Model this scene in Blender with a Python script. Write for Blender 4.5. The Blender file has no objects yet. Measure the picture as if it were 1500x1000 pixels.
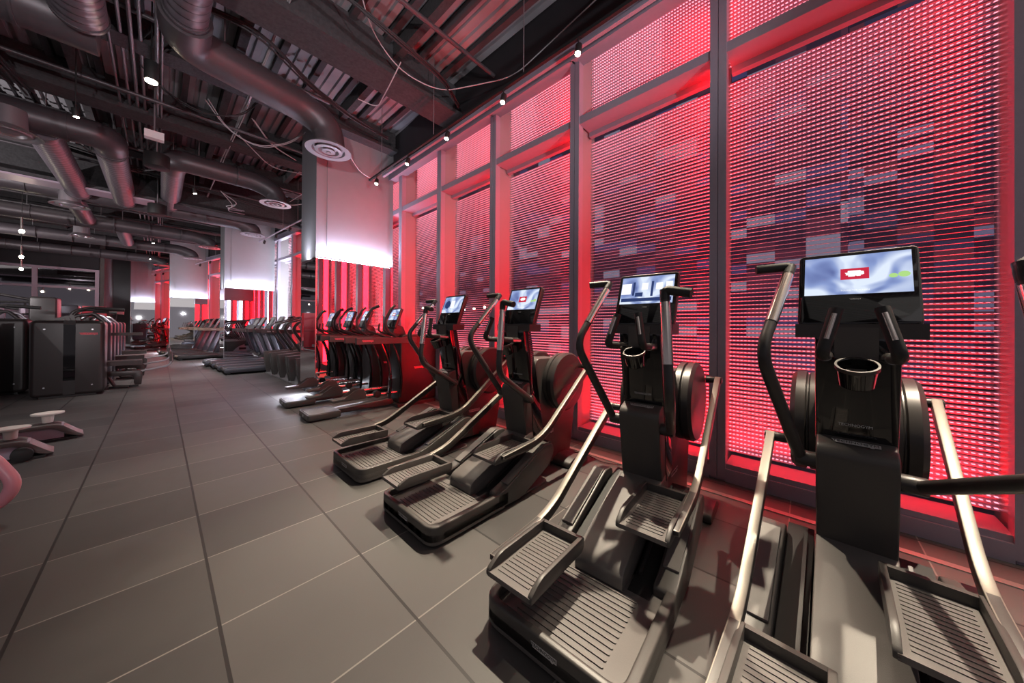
import bpy, bmesh, math, random
from mathutils import Vector, Matrix
PI = math.pi
random.seed(7)
S = bpy.context.scene
C = S.collection

# ------------------------------------------------------------------ camera, world, exposure
cam_d = bpy.data.cameras.new('camera')
cam = bpy.data.objects.new('camera', cam_d); C.objects.link(cam)
_f, _yaw, _pit, _rol = 471.7355, .8311, .0047, .0062
F = Vector((math.sin(_yaw)*math.cos(_pit), math.cos(_yaw)*math.cos(_pit), math.sin(_pit)))
Rr = Vector((math.cos(_yaw), -math.sin(_yaw), 0)); Uu = Rr.cross(F)
R2 = Rr*math.cos(_rol) + Uu*math.sin(_rol); U2 = -Rr*math.sin(_rol) + Uu*math.cos(_rol)
M = Matrix((R2, U2, -F)).transposed().to_4x4(); M.translation = (0, 0, 1.33)
cam.matrix_world = M
cam_d.sensor_width = 36; cam_d.lens = _f*36/1500
cam_d.shift_y = -24.186/1500
cam_d.clip_start = .05; cam_d.clip_end = 200
S.camera = cam
S.view_settings.view_transform = 'Standard'; S.view_settings.look = 'None'
S.view_settings.gamma = 1; S.view_settings.use_curve_mapping = False
S.view_settings.exposure = 0.12
W = bpy.data.worlds.new('world'); S.world = W; W.use_nodes = True
W.node_tree.nodes['Background'].inputs[0].default_value = (.50, .45, .50, 1)
W.node_tree.nodes['Background'].inputs[1].default_value = .36

def area_light(name, loc, direction, sx, sy, power, col, spread=PI):
    d = bpy.data.lights.new(name, 'AREA'); d.shape = 'RECTANGLE'; d.size = sx; d.size_y = sy
    d.energy = power; d.color = col; d.spread = spread
    o = bpy.data.objects.new(name, d); C.objects.link(o); o.location = loc
    o.rotation_euler = Vector(direction).to_track_quat('-Z', 'Y').to_euler()
    return o
def spot_light(name, loc, target, power, col, ang=70, blend=.5, rad=.03):
    d = bpy.data.lights.new(name, 'SPOT'); d.energy = power; d.color = col
    d.spot_size = math.radians(ang); d.spot_blend = blend; d.shadow_soft_size = rad
    o = bpy.data.objects.new(name, d); C.objects.link(o); o.location = loc
    o.rotation_euler = (Vector(target)-Vector(loc)).to_track_quat('-Z', 'Y').to_euler()
    return o
# unseen area lights added to fill the room, with no real fixtures
area_light('room_fill', (-2.5, 2.0, 5.2), (.05, .1, -1), 5, 8, 22, (1, .93, .88))
area_light('room_fill', (-3.2, 14.0, 5.2), (.1, 0, -1), 4, 12, 90, (1, .92, .88))
area_light('room_fill', (1.0, -2.6, 4.2), (.1, .9, -.5), 6, 2.5, 18, (1, .93, .88))

# unseen spots added to brighten the ceiling, behind the camera and at the left
spot_light('ceiling_fill', (-1.6, -1.2, 2.1), (-.2, 7.5, 5.4), 600, (1, .95, .97), 92, .8, .05)
spot_light('ceiling_fill', (1.6, -1.8, 2.4), (1.6, 4.6, 5.4), 420, (.95, .93, 1), 80, .8, .05)
spot_light('ceiling_fill', (-4.2, 9.0, 2.4), (-.2, 13.5, 5.4), 650, (1, .94, .96), 100, .8, .04)
spot_light('ceiling_fill', (-5.2, 17.0, 2.4), (-.6, 20.5, 5.4), 600, (1, .94, .96), 100, .8, .04)

# ------------------------------------------------------------------ materials
_mats = {}
def mat(name, col, rough=.5, metal=0., noise=0., nscale=60., bump=0., emis=None, estr=0., spec=.5, coat=0.):
    if name in _mats: return _mats[name]
    m = bpy.data.materials.new(name); m.use_nodes = True; _mats[name] = m
    nt = m.node_tree; b = nt.nodes['Principled BSDF']
    b.inputs['Base Color'].default_value = (*col, 1); b.inputs['Roughness'].default_value = rough
    b.inputs['Metallic'].default_value = metal; b.inputs['Specular IOR Level'].default_value = spec
    b.inputs['Coat Weight'].default_value = coat
    if emis:
        b.inputs['Emission Color'].default_value = (*emis, 1); b.inputs['Emission Strength'].default_value = estr
    if noise or bump:
        tc = nt.nodes.new('ShaderNodeTexCoord'); n = nt.nodes.new('ShaderNodeTexNoise')
        n.inputs['Scale'].default_value = nscale; n.inputs['Detail'].default_value = 4
        nt.links.new(tc.outputs['Object'], n.inputs['Vector'])
        if noise:
            mx = nt.nodes.new('ShaderNodeMix'); mx.data_type = 'RGBA'
            mx.inputs[6].default_value = (*[c*(1-noise) for c in col], 1)
            mx.inputs[7].default_value = (*[min(1, c*(1+noise)) for c in col], 1)
            nt.links.new(n.outputs['Fac'], mx.inputs[0]); nt.links.new(mx.outputs[2], b.inputs['Base Color'])
        if bump:
            bp = nt.nodes.new('ShaderNodeBump'); bp.inputs['Strength'].default_value = bump
            bp.inputs['Distance'].default_value = .01
            nt.links.new(n.outputs['Fac'], bp.inputs['Height']); nt.links.new(bp.outputs['Normal'], b.inputs['Normal'])
    return m

M_plastic = mat('charcoal plastic', (.060, .055, .052), .42, 0, .12, 300, .05)
M_deck = mat('grey textured plastic', (.115, .105, .10), .5, 0, .12, 400, .08)
M_anth = mat('anthracite metal paint', (.050, .045, .044), .36, .35, .08, 200)
M_gloss = mat('black gloss panel', (.006, .006, .007), .05, 0, coat=.5)
M_black = mat('black rubber', (.012, .012, .012), .6, 0, .1, 200)
M_tube = mat('dark coated tube', (.040, .036, .036), .38, .3, .1, 200, .03)
M_chrome = mat('brushed chrome', (.62, .56, .52), .22, 1., .08, 90)
M_arm = mat('champagne metal', (.25, .23, .20), .46, .45, .08, 150)
M_armside = mat('dark arm side', (.05, .045, .042), .4, .3)
M_shroud = mat('brown black shell', (.026, .021, .021), .38, .2, .1, 100)
M_logo = mat('silver print', (.55, .55, .55), .4, .3)
M_logored = mat('red print', (.90, .13, .17), .5)
M_mull = mat('mauve grey aluminium', (.33, .285, .35), .45, .15, .06, 40)
M_fin = mat('grey fin paint', (.27, .25, .255), .32, 0, .03, 30)
M_slat = None
M_soffit = mat('charcoal soffit paint', (.020, .018, .021), .75, 0, .3, 3)
M_wallgrey = mat('warm grey wall', (.11, .10, .095), .8, 0, .2, 2)
M_colbox = mat('light grey cladding', (.25, .245, .265), .6, 0, .06, 6)
M_mirror = mat('mirror glass', (.78, .78, .80), .015, 1.)
M_duct = mat('dark painted duct', (.085, .072, .080), .42, .35, .15, 12)
M_fire = mat('fireproofed steel', (.045, .042, .045), .95, 0, .5, 25, 1.0)
M_pipe = mat('grey conduit', (.22, .205, .22), .45, .4)
M_cable = mat('black cable', (.02, .018, .02), .6)
M_wire = mat('white cable', (.42, .40, .42), .5)
M_grille = mat('diffuser metal', (.30, .27, .29), .4, .5)
M_white = mat('white enamel', (.75, .74, .74), .4)
M_beige = mat('beige pad', (.62, .57, .52), .5)
M_warm = mat('warm lamp', (1, .9, .7), .5, emis=(1, .86, .62), estr=60)
M_redled = mat('red led', (1, .1, .1), .5, emis=(1, .04, .07), estr=3.0)
M_whiteled = mat('white led', (1, 1, 1), .5, emis=(.86, .90, 1), estr=14)
M_pad = mat('dark upholstery', (.05, .045, .045), .6, 0, .15, 80, .1)
M_silver = mat('silver frame', (.42, .41, .44), .3, .7)
M_bluegrey = mat('blue grey shell', (.075, .075, .092), .35, .4)
M_redpaint = mat('red lacquer', (.45, .03, .05), .35)
M_pinksteel = mat('pink lacquer steel', (.62, .25, .30), .4)
M_tan = mat('tan rail', (.34, .27, .20), .45, .3)

def node_mat(name):
    m = bpy.data.materials.new(name); m.use_nodes = True
    nt = m.node_tree; return m, nt, nt.nodes['Principled BSDF']
def math_node(nt, op, a, b=None, c=None):
    n = nt.nodes.new('ShaderNodeMath'); n.operation = op
    for i, v in enumerate((a, b, c)):
        if v is None: continue
        if isinstance(v, (int, float)): n.inputs[i].default_value = v
        else: nt.links.new(v, n.inputs[i])
    return n.outputs[0]

def floor_material():
    m, nt, b = node_mat('slate floor tile')
    tc = nt.nodes.new('ShaderNodeTexCoord'); sp = nt.nodes.new('ShaderNodeSeparateXYZ')
    nt.links.new(tc.outputs['Object'], sp.inputs[0])
    a = .6085
    u = math_node(nt, 'DIVIDE', math_node(nt, 'ADD', sp.outputs[0], .418+a*40), a)
    v = math_node(nt, 'DIVIDE', math_node(nt, 'ADD', sp.outputs[1], -1.9096+a*40), a)
    def dist(t, w):
        fr = math_node(nt, 'FRACT', t)
        d = math_node(nt, 'MINIMUM', fr, math_node(nt, 'SUBTRACT', 1., fr))
        return math_node(nt, 'LESS_THAN', d, w/a)
    jx = dist(u, .0065); jy = dist(v, .0036)
    cmb = nt.nodes.new('ShaderNodeCombineXYZ')
    nt.links.new(math_node(nt, 'FLOOR', u), cmb.inputs[0]); nt.links.new(math_node(nt, 'FLOOR', v), cmb.inputs[1])
    wn = nt.nodes.new('ShaderNodeTexWhiteNoise'); wn.noise_dimensions = '2D'; nt.links.new(cmb.outputs[0], wn.inputs['Vector'])
    ns = nt.nodes.new('ShaderNodeTexNoise'); ns.inputs['Scale'].default_value = 3; ns.inputs['Detail'].default_value = 8
    ns.inputs['Roughness'].default_value = .65
    nt.links.new(tc.outputs['Object'], ns.inputs['Vector'])
    nf = nt.nodes.new('ShaderNodeTexNoise'); nf.inputs['Scale'].default_value = 160
    nt.links.new(tc.outputs['Object'], nf.inputs['Vector'])
    t = math_node(nt, 'ADD', math_node(nt, 'MULTIPLY', wn.outputs['Value'], .55), math_node(nt, 'MULTIPLY', ns.outputs['Fac'], .45))
    mx = nt.nodes.new('ShaderNodeMix'); mx.data_type = 'RGBA'
    mx.inputs[6].default_value = (.036, .034, .034, 1); mx.inputs[7].default_value = (.092, .086, .083, 1)
    nt.links.new(t, mx.inputs[0])
    m2 = nt.nodes.new('ShaderNodeMix'); m2.data_type = 'RGBA'; m2.inputs[7].default_value = (.20, .185, .17, 1)
    nt.links.new(jy, m2.inputs[0]); nt.links.new(mx.outputs[2], m2.inputs[6])
    m3 = nt.nodes.new('ShaderNodeMix'); m3.data_type = 'RGBA'; m3.inputs[7].default_value = (.014, .012, .012, 1)
    nt.links.new(jx, m3.inputs[0]); nt.links.new(m2.outputs[2], m3.inputs[6])
    nt.links.new(m3.outputs[2], b.inputs['Base Color'])
    b.inputs['Roughness'].default_value = .42
    nt.links.new(math_node(nt, 'ADD', math_node(nt, 'MULTIPLY', ns.outputs['Fac'], .2), .46), b.inputs['Roughness'])
    h = math_node(nt, 'SUBTRACT', math_node(nt, 'MULTIPLY', nf.outputs['Fac'], .12), math_node(nt, 'ADD', jx, math_node(nt, 'MULTIPLY', jy, .3)))
    bp = nt.nodes.new('ShaderNodeBump'); bp.inputs['Strength'].default_value = .35; bp.inputs['Distance'].default_value = .004
    nt.links.new(h, bp.inputs['Height']); nt.links.new(bp.outputs['Normal'], b.inputs['Normal'])
    return m
M_floor = floor_material()

def ribbed_material(name, base, scale, axis=0):
    m, nt, b = node_mat(name)
    tc = nt.nodes.new('ShaderNodeTexCoord'); sp = nt.nodes.new('ShaderNodeSeparateXYZ')
    nt.links.new(tc.outputs['Object'], sp.inputs[0])
    w = math_node(nt, 'SINE', math_node(nt, 'MULTIPLY', sp.outputs[axis], scale))
    b.inputs['Base Color'].default_value = (*base, 1); b.inputs['Roughness'].default_value = .5
    bp = nt.nodes.new('ShaderNodeBump'); bp.inputs['Strength'].default_value = .5; bp.inputs['Distance'].default_value = .004
    nt.links.new(w, bp.inputs['Height']); nt.links.new(bp.outputs['Normal'], b.inputs['Normal'])
    return m
M_spiral = ribbed_material('spiral duct', (.15, .125, .145), 52, 1)
M_spiral.node_tree.nodes['Principled BSDF'].inputs['Roughness'].default_value = .38
M_spiral.node_tree.nodes['Principled BSDF'].inputs['Metallic'].default_value = .3
def seam_lines(m, period, w, dark):
    nt = m.node_tree; b = nt.nodes['Principled BSDF']; tc = nt.nodes.new('ShaderNodeTexCoord'); sp = nt.nodes.new('ShaderNodeSeparateXYZ')
    nt.links.new(tc.outputs['Object'], sp.inputs[0])
    q = math_node(nt, 'FRACT', math_node(nt, 'DIVIDE', math_node(nt, 'ADD', sp.outputs[1], math_node(nt, 'MULTIPLY', sp.outputs[2], .12)), period))
    mx = nt.nodes.new('ShaderNodeMix'); mx.data_type = 'RGBA'; c = b.inputs['Base Color'].default_value[:]
    mx.inputs[6].default_value = c; mx.inputs[7].default_value = (c[0]*dark, c[1]*dark, c[2]*dark, 1)
    nt.links.new(math_node(nt, 'LESS_THAN', q, w), mx.inputs[0]); nt.links.new(mx.outputs[2], b.inputs['Base Color'])
seam_lines(M_spiral, .1208, .13, .2)
M_beltmat = ribbed_material('studded rubber', (.075, .07, .07), 500, 1)

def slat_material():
    # louvre blade; glowing dots painted on both faces stand in for light through perforations
    m, nt, b = node_mat('glow dot louvre blade')
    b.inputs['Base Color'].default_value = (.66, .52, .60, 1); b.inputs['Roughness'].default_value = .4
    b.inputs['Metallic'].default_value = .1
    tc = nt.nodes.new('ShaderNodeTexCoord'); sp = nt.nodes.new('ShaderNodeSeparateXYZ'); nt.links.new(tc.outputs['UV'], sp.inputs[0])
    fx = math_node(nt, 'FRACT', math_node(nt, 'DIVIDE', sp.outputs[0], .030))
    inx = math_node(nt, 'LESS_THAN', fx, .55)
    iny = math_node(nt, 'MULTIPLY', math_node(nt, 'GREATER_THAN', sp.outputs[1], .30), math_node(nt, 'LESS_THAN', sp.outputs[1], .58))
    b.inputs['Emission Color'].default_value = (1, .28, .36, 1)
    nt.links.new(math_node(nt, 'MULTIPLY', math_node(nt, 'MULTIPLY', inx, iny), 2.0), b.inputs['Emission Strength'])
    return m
def slat_material_plain():
    # powder-coated louvre blade pierced by a row of small slots
    m, nt, b = node_mat('perforated louvre blade')
    b.inputs['Base Color'].default_value = (.50, .36, .40, 1); b.inputs['Roughness'].default_value = .35
    b.inputs['Metallic'].default_value = .25
    return m
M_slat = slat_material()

def screen_material():
    m, nt, b = node_mat('screen picture')
    tc = nt.nodes.new('ShaderNodeTexCoord')
    n = nt.nodes.new('ShaderNodeTexNoise'); n.inputs['Scale'].default_value = 5; n.inputs['Detail'].default_value = 2
    n.inputs['Distortion'].default_value = 1.2
    nt.links.new(tc.outputs['Object'], n.inputs['Vector'])
    cr = nt.nodes.new('ShaderNodeValToRGB'); nt.links.new(n.outputs['Fac'], cr.inputs[0])
    e = cr.color_ramp.elements
    e[0].position = .32; e[0].color = (.05, .07, .25, 1); e[1].position = .62; e[1].color = (.75, .84, 1, 1)
    k = e.new(.46); k.color = (.25, .33, .62, 1)
    b.inputs['Base Color'].default_value = (0, 0, 0, 1); b.inputs['Roughness'].default_value = .1
    nt.links.new(cr.outputs[0], b.inputs['Emission Color']); b.inputs['Emission Strength'].default_value = .95
    return m
M_screen = screen_material()
M_scr_red = mat('screen red tile', (0, 0, 0), .2, emis=(.55, .02, .05), estr=1)
M_scr_white = mat('screen white mark', (0, 0, 0), .2, emis=(1, 1, 1), estr=1)
M_scr_dark = mat('screen dark patch', (0, 0, 0), .2, emis=(.02, .04, .14), estr=1)
M_scr_green = mat('screen green glow', (0, 0, 0), .2, emis=(.45, .75, .25), estr=.9)

# ------------------------------------------------------------------ mesh helpers
def finish(name, bm, m, parent=None, smooth=True, ang=35):
    me = bpy.data.meshes.new(name); bm.normal_update(); bm.to_mesh(me); bm.free()
    for x in (m if isinstance(m, (list, tuple)) else [m]): me.materials.append(x)
    if smooth:
        me.polygons.foreach_set('use_smooth', [True]*len(me.polygons))
        me.set_sharp_from_angle(angle=math.radians(ang))
    o = bpy.data.objects.new(name, me); C.objects.link(o)
    if parent: o.parent = parent
    return o
def bevel(bm, w, seg=2, ang=40, geom=None):
    ed = [e for e in (geom or bm.edges) if len(e.link_faces) == 2 and e.calc_face_angle(0) > math.radians(ang)]
    if ed: bmesh.ops.bevel(bm, geom=ed, offset=w, segments=seg, profile=.5, affect='EDGES', clamp_overlap=True)
def box(bm, x0, x1, y0, y1, z0, z1, mi=0, T=None):
    vs = [bm.verts.new(Vector((x, y, z)) if T is None else T @ Vector((x, y, z))) for x in (x0, x1) for y in (y0, y1) for z in (z0, z1)]
    for a in ((0, 1, 3, 2), (4, 6, 7, 5), (0, 4, 5, 1), (2, 3, 7, 6), (0, 2, 6, 4), (1, 5, 7, 3)):
        bm.faces.new([vs[i] for i in a]).material_index = mi
def bbox(name, b, m, parent=None, bev=.006, seg=2, T=None):
    bm = bmesh.new(); box(bm, *b, T=T)
    if bev: bevel(bm, bev, seg)
    return finish(name, bm, m, parent)
def prism(bm, pts, a0, a1, axis='y', mi=0, mi_side=None):
    """extrude a 2D outline; axis y: pts are (x,z); axis z: pts (x,y); axis x: pts (y,z)"""
    def P(p, a):
        return {'y': (p[0], a, p[1]), 'z': (p[0], p[1], a), 'x': (a, p[0], p[1])}[axis]
    A = [bm.verts.new(P(p, a0)) for p in pts]; B = [bm.verts.new(P(p, a1)) for p in pts]
    n = len(pts)
    f = [bm.faces.new(A), bm.faces.new(B[::-1])]
    for x in f: x.material_index = mi if mi_side is None else mi_side
    for i in range(n):
        bm.faces.new((A[i], B[i], B[(i+1) % n], A[(i+1) % n])).material_index = mi
    bmesh.ops.recalc_face_normals(bm, faces=bm.faces)
def bprism(name, pts, a0, a1, m, parent=None, axis='y', bev=.006, seg=2, ang=40):
    bm = bmesh.new(); prism(bm, pts, a0, a1, axis)
    if bev: bevel(bm, bev, seg, ang)
    return finish(name, bm, m, parent)
def round_poly(pts, r, seg=5):
    out = []; n = len(pts)
    for i in range(n):
        p = Vector(pts[i]); a = Vector(pts[i-1]); b = Vector(pts[(i+1) % n])
        rr = r[i] if isinstance(r, (list, tuple)) else r
        da = (a-p); db = (b-p); k = min(rr, da.length*.48, db.length*.48)
        if k < 1e-5: out.append(tuple(p)); continue
        s = p+da.normalized()*k; e = p+db.normalized()*k
        for j in range(seg+1):
            t = j/seg; q = s*(1-t)**2 + p*2*t*(1-t) + e*t*t; out.append(tuple(q))
    return out
def fillet(pts, r, seg=6):
    pts = [Vector(p) for p in pts]; out = [pts[0]]
    for i in range(1, len(pts)-1):
        p, a, b = pts[i], pts[i-1], pts[i+1]
        k = min(r, (a-p).length*.49, (b-p).length*.49)
        s = p+(a-p).normalized()*k; e = p+(b-p).normalized()*k
        for j in range(seg+1):
            t = j/seg; out.append(s*(1-t)**2+p*2*t*(1-t)+e*t*t)
    out.append(pts[-1]); return out
def tube(bm, pts, r, bend=.05, n=12, seg=6, mi=0, cap=True, flat=1.):
    P = fillet(pts, bend, seg) if len(pts) > 2 else [Vector(p) for p in pts]
    rings = []; up = None
    for i, p in enumerate(P):
        t = (P[min(i+1, len(P)-1)]-P[max(i-1, 0)]).normalized()
        if up is None:
            up = Vector((0, 0, 1)) if abs(t.z) < .9 else Vector((1, 0, 0))
        up = (up - t*up.dot(t)).normalized(); s = t.cross(up)
        rr = r(i/(len(P)-1)) if callable(r) else r
        rings.append([bm.verts.new(p+(up*math.cos(2*PI*k/n)*flat+s*math.sin(2*PI*k/n))*rr) for k in range(n)])
    for a, b in zip(rings, rings[1:]):
        for k in range(n):
            bm.faces.new((a[k], b[k], b[(k+1) % n], a[(k+1) % n])).material_index = mi
    if cap:
        for rg, fl in ((rings[0], 0), (rings[-1], 1)):
            f = bm.faces.new(rg if not fl else rg[::-1]); f.material_index = mi
    bmesh.ops.recalc_face_normals(bm, faces=bm.faces)
def btube(name, pts, r, m, parent=None, bend=.05, n=12, flat=1., seg=6):
    bm = bmesh.new(); tube(bm, pts, r, bend, n, seg=seg, flat=flat); return finish(name, bm, m, parent)
def cyl(bm, p0, p1, r0, r1=None, n=24, mi=0):
    r1 = r0 if r1 is None else r1
    p0, p1 = Vector(p0), Vector(p1); t = (p1-p0).normalized()
    up = Vector((0, 0, 1)) if abs(t.z) < .9 else Vector((1, 0, 0)); up = (up-t*up.dot(t)).normalized(); s = t.cross(up)
    R = [[bm.verts.new(p+(up*math.cos(2*PI*k/n)+s*math.sin(2*PI*k/n))*r) for k in range(n)] for p, r in ((p0, r0), (p1, r1))]
    for k in range(n): bm.faces.new((R[0][k], R[1][k], R[1][(k+1) % n], R[0][(k+1) % n])).material_index = mi
    bm.faces.new(R[0]).material_index = mi; bm.faces.new(R[1][::-1]).material_index = mi
    bmesh.ops.recalc_face_normals(bm, faces=bm.faces)
def bcyl(name, p0, p1, r, m, parent=None, r1=None, n=28, bev=.004):
    bm = bmesh.new(); cyl(bm, p0, p1, r, r1, n)
    if bev: bevel(bm, bev, 2)
    return finish(name, bm, m, parent)
def lathe(name, prof, m, parent=None, origin=(0, 0, 0), n=32, axis='z'):
    bm = bmesh.new(); rings = []
    for r, h in prof:
        rg = []
        for k in range(n):
            a = 2*PI*k/n; c, s = r*math.cos(a), r*math.sin(a)
            v = {'z': (c, s, h), 'y': (c, h, s), 'x': (h, c, s)}[axis]
            rg.append(bm.verts.new(Vector(v)+Vector(origin)))
        rings.append(rg)
    for a, b in zip(rings, rings[1:]):
        for k in range(n): bm.faces.new((a[k], b[k], b[(k+1) % n], a[(k+1) % n]))
    bmesh.ops.remove_doubles(bm, verts=bm.verts, dist=1e-5)
    bmesh.ops.recalc_face_normals(bm, faces=bm.faces)
    return finish(name, bm, m, parent)
_txt = {}
def text_obj(name, body, size, m, parent, T, extrude=.0006):
    """flat lettering; T places the text plane (local x = reading direction, local z = out of the surface)"""
    key = (body, size, m.name)
    if key not in _txt:
        cu = bpy.data.curves.new('t', 'FONT'); cu.body = body; cu.size = size; cu.extrude = extrude
        cu.align_x = 'CENTER'; cu.align_y = 'CENTER'; cu.resolution_u = 2
        o = bpy.data.objects.new('t', cu); C.objects.link(o)
        bpy.context.view_layer.update()
        me = bpy.data.meshes.new_from_object(o.evaluated_get(bpy.context.evaluated_depsgraph_get()))
        bpy.data.objects.remove(o); me.materials.clear(); me.materials.append(m); _txt[key] = me
    o = bpy.data.objects.new(name, _txt[key]); C.objects.link(o)
    if parent: o.parent = parent
    o.matrix_local = T
    return o
def plane_T(origin, xdir, ydir):
    x = Vector(xdir).normalized(); y = Vector(ydir); y = (y-x*y.dot(x)).normalized(); z = x.cross(y)
    m_ = Matrix((x, y, z)).transposed().to_4x4(); m_.translation = origin; return m_
def thing(name, label, cat, loc=(0, 0, 0), rot=0, group=None):
    o = bpy.data.objects.new(name, None); C.objects.link(o); o.empty_display_size = .1
    o.location = loc; o.rotation_euler = (0, 0, rot); o['label'] = label; o['category'] = cat
    if group: o['group'] = group
    return o
def tag(o, label, cat, group=None):
    o['label'] = label; o['category'] = cat
    if group: o['group'] = group
    return o
def struct(o): o['kind'] = 'structure'; return o
def kids(o): return [c for c in bpy.data.objects if c.parent == o]
def dup(root, loc, rot, label, group=None, skip=()):
    def cp(o, par):
        c = o.copy(); C.objects.link(c)
        if par: c.parent = par
        for k in tree[o.name]:
            if k.name.split('.')[0] not in skip: cp(k, c)
        return c
    tree = {}
    def scan(o):
        tree[o.name] = kids(o)
        for k in tree[o.name]: scan(k)
    scan(root)
    r = cp(root, None); r.location = loc; r.rotation_euler = (0, 0, rot); r['label'] = label
    if group: r['group'] = group
    return r

# ------------------------------------------------------------------ room shell
bm = bmesh.new(); box(bm, -9, 3.9, -3.2, 30, -.05, 0)
struct(finish('floor', bm, M_floor, smooth=False))
bm = bmesh.new()
for i in range(82):                                     # corrugated steel deck, ribs run down the room
    x = -8.9+i*.155
    vs = [(x, 5.47), (x+.05, 5.47), (x+.062, 5.43), (x+.143, 5.43), (x+.155, 5.47)]
    A = [bm.verts.new((p[0], -3.2, p[1])) for p in vs]; B = [bm.verts.new((p[0], 30, p[1])) for p in vs]
    for k in range(4): bm.faces.new((A[k], A[k+1], B[k+1], B[k]))
box(bm, -8.9, 3.9, -3.2, 30, 5.5, 5.55)
M_deckc = mat('dark steel deck', (.26, .25, .265), .6, .1, .55, 1.3)
struct(finish('ceiling', bm, M_deckc, smooth=False))
M_joist = mat('dark joist', (.045, .043, .047), .8, 0, .3, 8)
bm = bmesh.new()
for i in range(26): box(bm, -8.7+i*.47, -8.62+i*.47, -3.1, 29.9, 5.36, 5.43)
struct(finish('trim_90', bm, M_joist, smooth=False))

# facade line (room side face of the mullions), a shallow bend down the room
FAC = [(3.245, -2.45), (3.28, -.94), (3.31, .575), (3.335, 2.05), (3.355, 3.47), (3.375, 4.88), (3.40, 6.30), (3.44, 7.62),
       (3.42, 9.05), (3.34, 10.48), (3.24, 11.9), (3.12, 13.3), (2.98, 14.7), (2.80, 16.1), (2.56, 17.5), (2.28, 18.9), (2.0, 20.3), (1.66, 21.8),
       (1.2, 23.3), (.82, 24.6), (.42, 25.9), (0.06, 27.2), (-.25, 28.4)]
ZH, ZT, ZS = 4.48, 3.78, .15
def seg_T(p, q):
    """x along p->q, y outwards"""
    d = Vector((q[0]-p[0], q[1]-p[1], 0)); L = d.length; d.normalize()
    n = Vector((d.y, -d.x, 0))
    m_ = Matrix(((d.x, n.x, 0, p[0]), (d.y, n.y, 0, p[1]), (0, 0, 1, 0), (0, 0, 0, 1))); return m_, L, d, n
white_bays = {9, 11, 12, 13}
RED = (1, .004, .010); WHT = (.80, .88, 1)
n_win = 0
# mullions
for i, p in enumerate(FAC):
    q = FAC[i+1] if i+1 < len(FAC) else None
    a = FAC[max(i-1, 0)]; b = FAC[min(i+1, len(FAC)-1)]
    T, _, d, n = seg_T(a, b)
    T = T.copy(); T.translation = (p[0], p[1], 0)
    bm = bmesh.new()
    box(bm, -.0625, -.003, 0, .09, .02, ZH, T=T); box(bm, .003, .0625, 0, .09, .02, ZH, T=T)
    box(bm, -.055, .055, .012, .095, 0.0, ZH, T=T)
    mu = struct(finish('trim_%d' % (i+1), bm, M_mull, smooth=False))
    bm = bmesh.new(); box(bm, -.03, .03, .095, .44, 0, 5.42, T=T); finish('fin', bm, M_fin, mu, smooth=False)
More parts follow.
